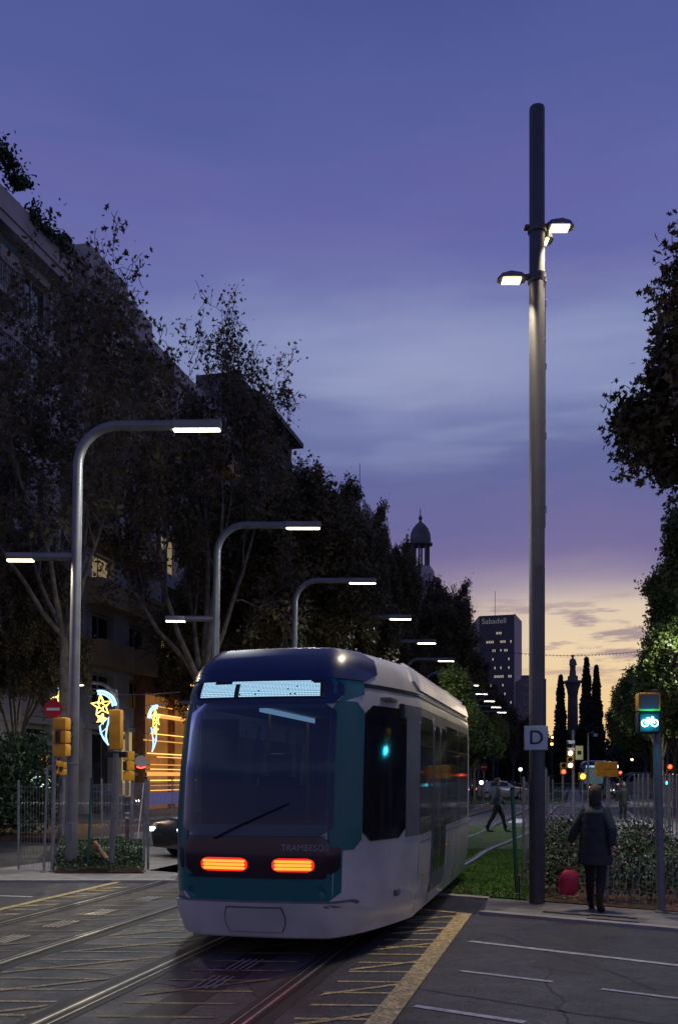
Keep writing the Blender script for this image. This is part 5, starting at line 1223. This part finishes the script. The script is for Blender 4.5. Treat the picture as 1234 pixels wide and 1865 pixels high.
# tall thin camera mast near the monument
c = PP(1070, 1335, 70); t = thing('camera_pole', 'thin mauve pole with a bent camera head right of the monument', 'camera pole', (c.x, 70, 0), 0)
MB().tube([(0, 0, 0), (0, 0, c.z), (.35, 0, c.z+.05), (.5, 0, c.z-.12)], [.09, .07, .06, .06], 8).build('shaft', M['galv'], t, True); MB().bbox(.38, -.08, c.z-.25, .65, .08, c.z-.05, .02).build('camera', M['sign_white'], t)
# catenary-like garland wire across the avenue
a_, b_ = PP(945, 1187, 110), PP(1160, 1183, 110); mb = MB()
t = thing('garland_wire', 'thin garland wire hanging across the avenue in front of the monument', 'wire', (a_.x-6, 110, 0), 0)
b2 = b_.x-a_.x+10; mb.tube([(b2*i/24, 0, a_.z-.9*math.sin(math.pi*i/24)+.5) for i in range(25)], .022, 4)
for i in range(60): x = b2*(i+.5)/60; mb.box(x-.03, -.03, a_.z-.9*math.sin(math.pi*(i+.5)/60)+.38, x+.03, .03, a_.z-.9*math.sin(math.pi*(i+.5)/60)+.5)
mb.build('wire', M['black'], t)
# ------------------------------------------------------------------ christmas garlands over the left crossing
def star_pts(cx, cz, r, k=.42, rot=0.0): return [(cx+(r if i % 2 == 0 else r*k)*math.sin(rot+i*math.pi/5), 0, cz+(r if i % 2 == 0 else r*k)*math.cos(rot+i*math.pi/5)) for i in range(11)]
def garland(label, x, y, Y, flip=1, part=False, sc=1.0, squeeze=1.0):
    c = PP(x, y, Y); u = Y/F*sc
    t = thing('garland', label, 'christmas light', c, 0, 'star shaped christmas lights over the crossing'); t.scale = (squeeze, 1, 1)
    mb = MB(); mb.tube(star_pts(-3*flip*u, 12*u, 19*u, .42, -.1), .028, 5, cap=False); mb.tube(star_pts(-3*flip*u, 12*u, 9*u, .42, .3), .02, 5, cap=False); mb.build('large_star', M['yellow_garland'], t)
    mb = MB(); mb.tube(star_pts(-3*flip*u, -12*u, 10*u, .42, .3), .024, 5, cap=False); mb.tube(star_pts(-3*flip*u, -12*u, 4*u, .42, .1), .02, 4, cap=False); mb.build('small_star', M['yellow_garland'], t)
    mb = MB(); arc = []; arc2 = []
    for i in range(13): a = R(100-i*8); arc.append((flip*(-6+30*math.cos(a))*u, 0, (10+29*math.sin(a))*u)); arc2.append((flip*(-6+23*math.cos(a))*u, 0, (9+24*math.sin(a))*u))
    mb.tube(arc, .026, 5, cap=False); mb.tube(arc2, .02, 5, cap=False)
    for i in range(0, 12): mb.tube([arc[i], arc2[i+1]], .012, 3); mb.tube([arc2[i], arc[i+1]], .012, 3)
    mb.build('arc_ribbon', M['blue_garland'], t)
    mb = MB(); tl = [(flip*q[0]*u, 0, q[1]*u) for q in ((12, -8), (7, -28), (5, -44), (8, -58), (10, -60), (2, -50), (-4, -38), (-6, -25))]
    mb.tube(tl, .026, 5, cap=False)
    for k in range(5): mb.tube([tl[k % 4], tl[7-k % 4]], .012, 3)
    mb.build('tail_ribbon', M['blue_garland'], t)
    MB().tube([(flip*(-30)*u, .03, 42*u), (flip*24*u, .03, 41*u)], .02, 5).tube([(flip*24*u, .03, 41*u), (flip*24*u, .03, -62*u)], .03, 6).build('frame', M['galv'], t)
    return t
garland('star garland with a blue tail left of the plain amber signal box', 188, 1297, 30, 1)
garland('star garland half hidden by the nearest lamp pole, over the no entry sign', 114, 1287, 31, 1)
garland('slim star garland with a boot shaped blue tail in front of the amber cafe lines', 282, 1318, 30, -1, squeeze=.62, sc=.85)
garland('far small star garland visible just right of the nearest lamp pole', 136, 1345, 44, 1, sc=.55, squeeze=.4)
mb = MB(); a_ = PP(60, 1236, 30.4); b_ = PP(330, 1262, 30.4)
t = thing('garland_wire', 'support wire carrying the star garlands across the left crossing', 'wire', (a_.x, 30.4, 0), 0)
mb.tube([((b_.x-a_.x)*i/16, -.3, a_.z+(b_.z-a_.z)*i/16-.25*math.sin(math.pi*i/16)) for i in range(17)], .012, 4); mb.build('wire', M['galv'], t)
# ------------------------------------------------------------------ flowers and grass
rng = np.random.RandomState(3)
def in_bed(n, s0, s1, d0, d1):
    s = rng.uniform(s0, s1, n); d = rng.uniform(d0, d1, n); X = d*CT+s*ST; Y = s*CT-d*ST
    ok = (X-G0.x)*NU.x+(Y-G0.y)*NU.y > .35; return X[ok], Y[ok]
cx, cy = in_bed(430, 13.5, 27, -.5, 1.8); PS = []; FS = []
for x, y in zip(cx, cy):
    if math.sin(x*2.3+y)*math.cos(y*1.7) < -.55: continue
    h = rng.uniform(.32, .62)*(1+.2*(y > 16)); n = 46; r = rng.rand(n)**.6*.23; a = rng.rand(n)*6.283; z = rng.rand(n)**.8*h
    PS.append(np.stack([x+r*np.cos(a)*(1.1-.4*z/h), y+r*np.sin(a), .1+z], 1))
    m_ = rng.randint(2, 15); r = rng.rand(m_)**.5*.24; a = rng.rand(m_)*6.283; FS.append(np.stack([x+r*np.cos(a), y+r*np.sin(a), .1+h*rng.uniform(.55, 1.12, m_)], 1))
o_ = leaves_mesh('flower_bed_foliage', np.concatenate(PS), .065, M['leaf_hedge'], LEAF2, rng=rng); struct(o_, 'stuff', 'bushy green plants in the bed behind the woman')
PET = [(0.3+.5*math.cos(a*math.pi/5)*(1 if a % 2 == 0 else .45), .5*math.sin(a*math.pi/5)*(1 if a % 2 == 0 else .45)) for a in range(10)]
o_ = leaves_mesh('flower_heads_stuff', np.concatenate(FS), .032, M['petal'], PET, rng=rng); o_.name = 'pale_flowers'; struct(o_, 'stuff', 'tiny pale pink and white flowers over the bed')
def blades(name, n, s0, s1, d0, d1, h, z0, label, w=.007):
    s = rng.uniform(s0, s1, n)**1.0; d = rng.uniform(d0, d1, n); X = d*CT+s*ST; Y = s*CT-d*ST
    ok = ((X-G0.x)*NU.x+(Y-G0.y)*NU.y > .22)
    fc = np.array([min(abs(d_-interp(T1, s_)-.7175) for _ in (0,)) if True else 0 for s_, d_ in zip(s, d)]); fd = np.array([abs(d_-interp(T1, s_)+.7175) for s_, d_ in zip(s, d)])
    ok &= (fc > .1) & (fd > .1); X, Y = X[ok], Y[ok]; n = len(X)
    a = rng.rand(n)*6.283; hh = h*rng.uniform(.5, 1.2, n); lx, ly = rng.normal(0, .4, n)*hh, rng.normal(0, .4, n)*hh; ww = w*(1+Y/20)
    V = np.stack([np.stack([X-ww*np.cos(a), Y-ww*np.sin(a), np.full(n, z0)], 1), np.stack([X+ww*np.cos(a), Y+ww*np.sin(a), np.full(n, z0)], 1), np.stack([X+lx, Y+ly, z0+hh], 1)], 1).reshape(-1, 3)
    me = bpy.data.meshes.new(name); me.vertices.add(3*n); me.vertices.foreach_set('co', V.ravel()); me.loops.add(3*n); me.loops.foreach_set('vertex_index', np.arange(3*n, dtype=np.int32))
    me.polygons.add(n); me.polygons.foreach_set('loop_start', np.arange(0, 3*n, 3, dtype=np.int32)); me.polygons.foreach_set('loop_total', np.full(n, 3, dtype=np.int32)); me.update(calc_edges=True); me.materials.append(M['blade'])
    o = bpy.data.objects.new(name, me); COL.objects.link(o); return struct(o, 'stuff', label)
blades('grass', 70000, 13.5, 24, -4.2, -.55, .05, .03, 'short green grass growing round the tram rails')
P = np.stack([rng.uniform(1.6, 5.5, 500), np.zeros(500), np.full(500, .062)], 1)
P[:, 1] = G0.y-(P[:, 0]-G0.x)*.708+.25+rng.rand(500)*.8
o_ = leaves_mesh('fallen_leaves', P, .045, M['wood'], LEAF, rng=rng, droop=.1); struct(o_, 'stuff', 'brown fallen leaves on the soil along the pavement edge')
# ------------------------------------------------------------------ people
M['coat'] = mat('dark_padded_coat', (.022, .026, .032), .7, var=.2, scale=8); M['trousers'] = mat('black_trousers', (.008, .008, .010), .8)
M['skin'] = mat('skin', (.38, .22, .16), .55, var=.08, scale=6); M['hair'] = mat('brown_hair', (.035, .018, .012), .6, var=.3, scale=30, bump=.5, bscale=80)
M['boot'] = mat('black_boot', (.010, .010, .010), .4); M['jacket2'] = mat('dark_jacket', (.015, .018, .018), .8, var=.2); M['jacket3'] = mat('blue_grey_jacket', (.06, .07, .09), .8, var=.2)
def skin_mesh(verts, edges, name):
    me = bpy.data.meshes.new(name); me.from_pydata([v[0] for v in verts], edges, []); o = bpy.data.objects.new(name, me); COL.objects.link(o)
    mo = o.modifiers.new('skin', 'SKIN'); mo.use_smooth_shade = True
    for i, v in enumerate(verts):
        sv = me.skin_vertices[0].data[i]; r = v[1]; sv.radius = (r, r) if not isinstance(r, tuple) else r; sv.use_root = (i == 0)
    o.modifiers.new('sub', 'SUBSURF').levels = 1; o.modifiers['sub'].render_levels = 1
    bpy.context.view_layer.update(); dg = bpy.context.evaluated_depsgraph_get(); m2 = bpy.data.meshes.new_from_object(o.evaluated_get(dg)); bpy.data.objects.remove(o); return m2
def person(label, loc, rz, H=1.66, step=.2, coat=True, coatm=None, hairlen=.22, bagarm=False, armfwd=.1, legm=None, category='person'):
    k = H/1.66; t = thing('person', label, category, loc, rz); t.scale = (k, k, k)
    # faces local -y
    hip, kn, an = .86, .48, .09; V = []; E = []
    def v(p, r): V.append((p, r)); return len(V)-1
    def e(a, b): E.append((a, b))
    pel = v((0, 0, hip+.06), (.125, .10)); wst = v((0, .0, 1.06), (.115, .09)); ch = v((0, -.01, 1.24), (.14, .105)); nb = v((0, 0, 1.36), (.06, .055)); nk = v((0, -.01, 1.44), (.048, .048)); hb = v((0, -.02, 1.50), (.055, .065))
    for a, c in ((pel, wst), (wst, ch), (ch, nb), (nb, nk), (nk, hb)): e(a, c)
    for sg in (-1, 1):
        st = step*sg; h = v((sg*.09, 0, hip-.02), (.078, .085)); kk = v((sg*.092, -st*.45-.02, kn), (.052, .055)); cal = v((sg*.092, -st*.62+.02, .34), (.046, .050)); a = v((sg*.092, -st*.8+.03, an), (.031, .034)); hl = v((sg*.095, -st*.8-.03, .045), (.033, .034)); to = v((sg*.10, -st*.8-.15, .03), (.032, .022))
        e(pel, h); e(h, kk); e(kk, cal); e(cal, a); e(a, hl); e(hl, to)
        sh = v((sg*.155, 0, 1.33), (.036, .036)); fw = -armfwd*sg*1.0
        if bagarm and sg == 1: el_ = v((sg*.25, -.0, 1.10), (.036, .036)); wr = v((sg*.345, -.04, .91), (.024, .026)); hand = v((sg*.365, -.05, .86), (.026, .016))
        else: el_ = v((sg*.225, .03+fw*.3, 1.09), (.036, .036)); wr = v((sg*.235, -.03+fw, .87), (.024, .026)); hand = v((sg*.237, -.045+fw, .82), (.026, .016))
        e(nb, sh); e(sh, el_); e(el_, wr); e(wr, hand); hx, hy, hz = V[hand][0]
        for j in range(4):
            l_ = (.062, .072, .068, .052)[j]; yy = hy-.027+.018*j; f1 = v((hx, yy, hz-.035), (.009, .009)); f2 = v((hx-sg*.008, yy, hz-.035-l_*.5), (.008, .008)); f3 = v((hx-sg*.022, yy-.003, hz-.035-l_*.85), (.007, .007)); e(hand, f1); e(f1, f2); e(f2, f3)
        t1 = v((hx-sg*.008, hy-.035, hz-.005), (.010, .010)); t2 = v((hx-sg*.018, hy-.048, hz-.035), (.008, .008)); e(hand, t1); e(t1, t2)
    me = skin_mesh(V, E, 'body'); bm = bmesh.new(); bm.from_mesh(me)
    hc = Vector((0, -.015, 1.555))
    s_ = bmesh.ops.create_uvsphere(bm, u_segments=24, v_segments=18, radius=1)
    for q in s_['verts']:
        c = q.co.copy(); x, y, z = c.x*.072, c.y*.092, c.z*.112
        if z < 0: x *= 1-.28*(-c.z); y = y*(1-.18*(-c.z))-.012*(-c.z)
        if y < 0 and abs(c.z-.12) < .16 and abs(abs(c.x)-.38) < .2: y += .008
        q.co = hc+Vector((x, y, z))
    for (p, sc) in (((0, -.105, 1.545), (.011, .017, .020)), ((0, -.098, 1.565), (.007, .010, .022)), ((-.073, .0, 1.55), (.010, .017, .028)), ((.073, .0, 1.55), (.010, .017, .028)), ((0, -.094, 1.512), (.022, .010, .005)), ((0, -.085, 1.48), (.02, .016, .014))):
        s_ = bmesh.ops.create_uvsphere(bm, u_segments=12, v_segments=8, radius=1)
        for q in s_['verts']: q.co = Vector((q.co.x*sc[0], q.co.y*sc[1], q.co.z*sc[2]))+Vector(p)
    bm.to_mesh(me); bm.free(); me.materials.clear(); me.materials.append(M['skin'])
    body = bpy.data.objects.new('body', me); COL.objects.link(body); body.parent = t
    rm = body.modifiers.new('remesh', 'REMESH'); rm.mode = 'VOXEL'; rm.voxel_size = .0085; rm.use_smooth_shade = True
    bpy.context.view_layer.update(); dg = bpy.context.evaluated_depsgraph_get(); m2 = bpy.data.meshes.new_from_object(body.evaluated_get(dg)); body.modifiers.clear(); body.data = m2; m2.name = 'body'
    eye = MB()
    for sg in (-1, 1): eye.lathe([(.001, -.009), (.008, -.005), (.010, 0), (.008, .005), (.001, .009)], (sg*.030, -.092, 1.567), 10)
    eye.build('eyes', M['sign_white'], t, True)
    def loftz(secs, name, m, n=28, ridge=0.0):
        mb = MB(); kx = []
        for z, cx_, cy_, rx, ry in secs:
            for i in range(n):
                a = 2*math.pi*i/n; mb.v.append((cx_+rx*math.cos(a), cy_+ry*math.sin(a), z))
        for j in range(len(secs)-1):
            for i in range(n): mb.f.append((j*n+i, j*n+(i+1) % n, (j+1)*n+(i+1) % n, (j+1)*n+i)); mb.m.append(0)
        mb.f.append(tuple(range(n-1, -1, -1))); mb.f.append(tuple((len(secs)-1)*n+i for i in range(n))); mb.m += [0, 0]
        return mb.build(name, m, t, True, 80)
    cm = coatm or M['coat']; bottom = .62 if coat else .84
    secs = []; nst = 34
    for j in range(nst+1):
        z = bottom+(1.40-bottom)*j/nst; f = (z-bottom)/(1.40-bottom)
        rx = (.225-.045*f if coat else .165+.02*f); ry = (.165-.03*f if coat else .12)
        if z > 1.30: q = ((z-1.30)/.10)**1.6; rx = rx*(1-q)+.085*q; ry = ry*(1-q)+.075*q
        pf = 1+(.024*abs(math.sin(z*math.pi/.105)) if coat else .0)
        secs.append((z, 0, .0, rx*pf, ry*pf))
    secs += [(1.43, 0, 0, .078, .078), (1.46, 0, 0, .076, .076)]
    loftz(secs, 'coat' if coat else 'jacket', cm)
    for sg in (-1, 1):     # sleeves
        sh, el_, wr = None, None, None
        pts = [q[0] for q in V]; idx = 6 if sg == -1 else 6
        base_i = 6 if sg == -1 else 6+6+4+12+2
        sh, el_, wr = pts[base_i+6], pts[base_i+7], pts[base_i+8]
        mb = MB(); P0, P1, P2 = Vector(sh)-Vector((sg*.055, 0, -.012)), Vector(el_), Vector(wr); pp_ = []; rr_ = []
        for j in range(17):
            f = j/16; p = P0.lerp(P1, f*2) if f < .5 else P1.lerp(P2, f*2-1); pp_.append(p); rr_.append((.088-.042*f)*(1+(.06*abs(math.sin(f*8*math.pi)) if coat else 0)))
        mb.tube(pp_, rr_, 14); mb.build('sleeve', cm, t, True, 80)
        hp_, kk, cal, an_, hl, to = [Vector(q) for q in pts[base_i:base_i+6]]
        mb = MB(); mb.tube([hp_+Vector((0, 0, .03)), (hp_+kk)/2, kk, cal, an_+Vector((0, 0, .03))], [.095, .080, .064, .058, .046], 14); mb.build('trouser_leg', legm or M['trousers'], t, True, 80)
        mb = MB(); mb.tube([an_+Vector((0, 0, .16)), an_+Vector((0, 0, .02)), hl+Vector((0, -.0, .012))], [.052, .045, .046], 14); mb.tube([hl+Vector((0, .035, 0)), hl+Vector((0, 0, .004)), (hl+to)/2+Vector((0, 0, .006)), to+Vector((0, -.01, 0)), to+Vector((0, -.035, -.002))], [.030, .044, .046, .038, .016], 14); mb.build('boot', M['boot'], t, True, 80)
    secs = [(1.44-hairlen*.4, 0, .05, .02, .02), (1.46-hairlen*.4+.03, 0, .045, .070, .05), (1.52, 0, .035, .084, .068), (1.58, 0, .018, .085, .086), (1.63, 0, .008, .078, .086), (1.665, 0, .0, .058, .066), (1.682, 0, 0, .03, .035), (1.686, 0, 0, .006, .006)]
    loftz(secs, 'hair', M['hair'], 24)
    return t
wp = GP(1083, 1659, .035)
woman = person('person in a long dark padded coat and black boots walking away, red bag in hand', (wp.x, wp.y, .035), R(155), 1.60, .22, True, bagarm=True, armfwd=.12)
# red bag held by the left hand
t = thing('shopping_bag', 'crimson drawstring bag swinging beside the walking woman', 'bag', (0, 0, 0), 0)
hb_ = GP(1033, 1605, .1); c = PP(1035, 1606, wp.y-.05)
mb = MB(); secs = [(-.17, .02), (-.165, .07), (-.12, .115), (-.04, .13), (.05, .125), (.11, .10), (.15, .055), (.165, .03), (.185, .045), (.19, .04)]
n = 20
for z, r in secs:
    for i in range(n): a = 2*math.pi*i/n; mb.v.append((r*math.cos(a)*(1+.06*math.sin(5*a+z*20)), r*.55*math.sin(a), z))
for j in range(len(secs)-1):
    for i in range(n): mb.f.append((j*n+i, j*n+(i+1) % n, (j+1)*n+(i+1) % n, (j+1)*n+i)); mb.m.append(0)
mb.f.append(tuple(range(n-1, -1, -1))); mb.m.append(0)
t.location = c; t.rotation_euler = (0, R(12), 0)
mb.build('bag', mat('crimson_cloth', (.42, .01, .045), .6, var=.25, scale=6, emis=None), t, True, 80)
hw = woman.matrix_basis @ Vector((.365, -.055, .80))
pass
MB().tube([Vector((0, 0, .19)), (hw-Vector(c))*.6+Vector((0, 0, .06)), hw-Vector(c)], [.008, .007, .007], 6).tube([Vector((.02, .02, .19)), (hw-Vector(c))*.55+Vector((.03, 0, .02)), hw-Vector(c)+Vector((.005, 0, 0))], [.008, .007, .007], 6).build('cord', M['boot'], t)
t.rotation_euler = (0, 0, 0)
p2 = GP(1134, 1497, .06)
person('person in black standing on the path beyond the fence at the right', (p2.x, p2.y, .06), R(20), 1.5, .04, False, coatm=M['jacket2'], hairlen=.0, legm=M['trousers'])
p3 = GP(905, 1517, .0)
person('person in a grey jacket striding across the tracks between tram and mast', (p3.x, p3.y, .0), R(80), 1.7, .34, False, coatm=M['jacket3'], hairlen=.0, armfwd=.2)
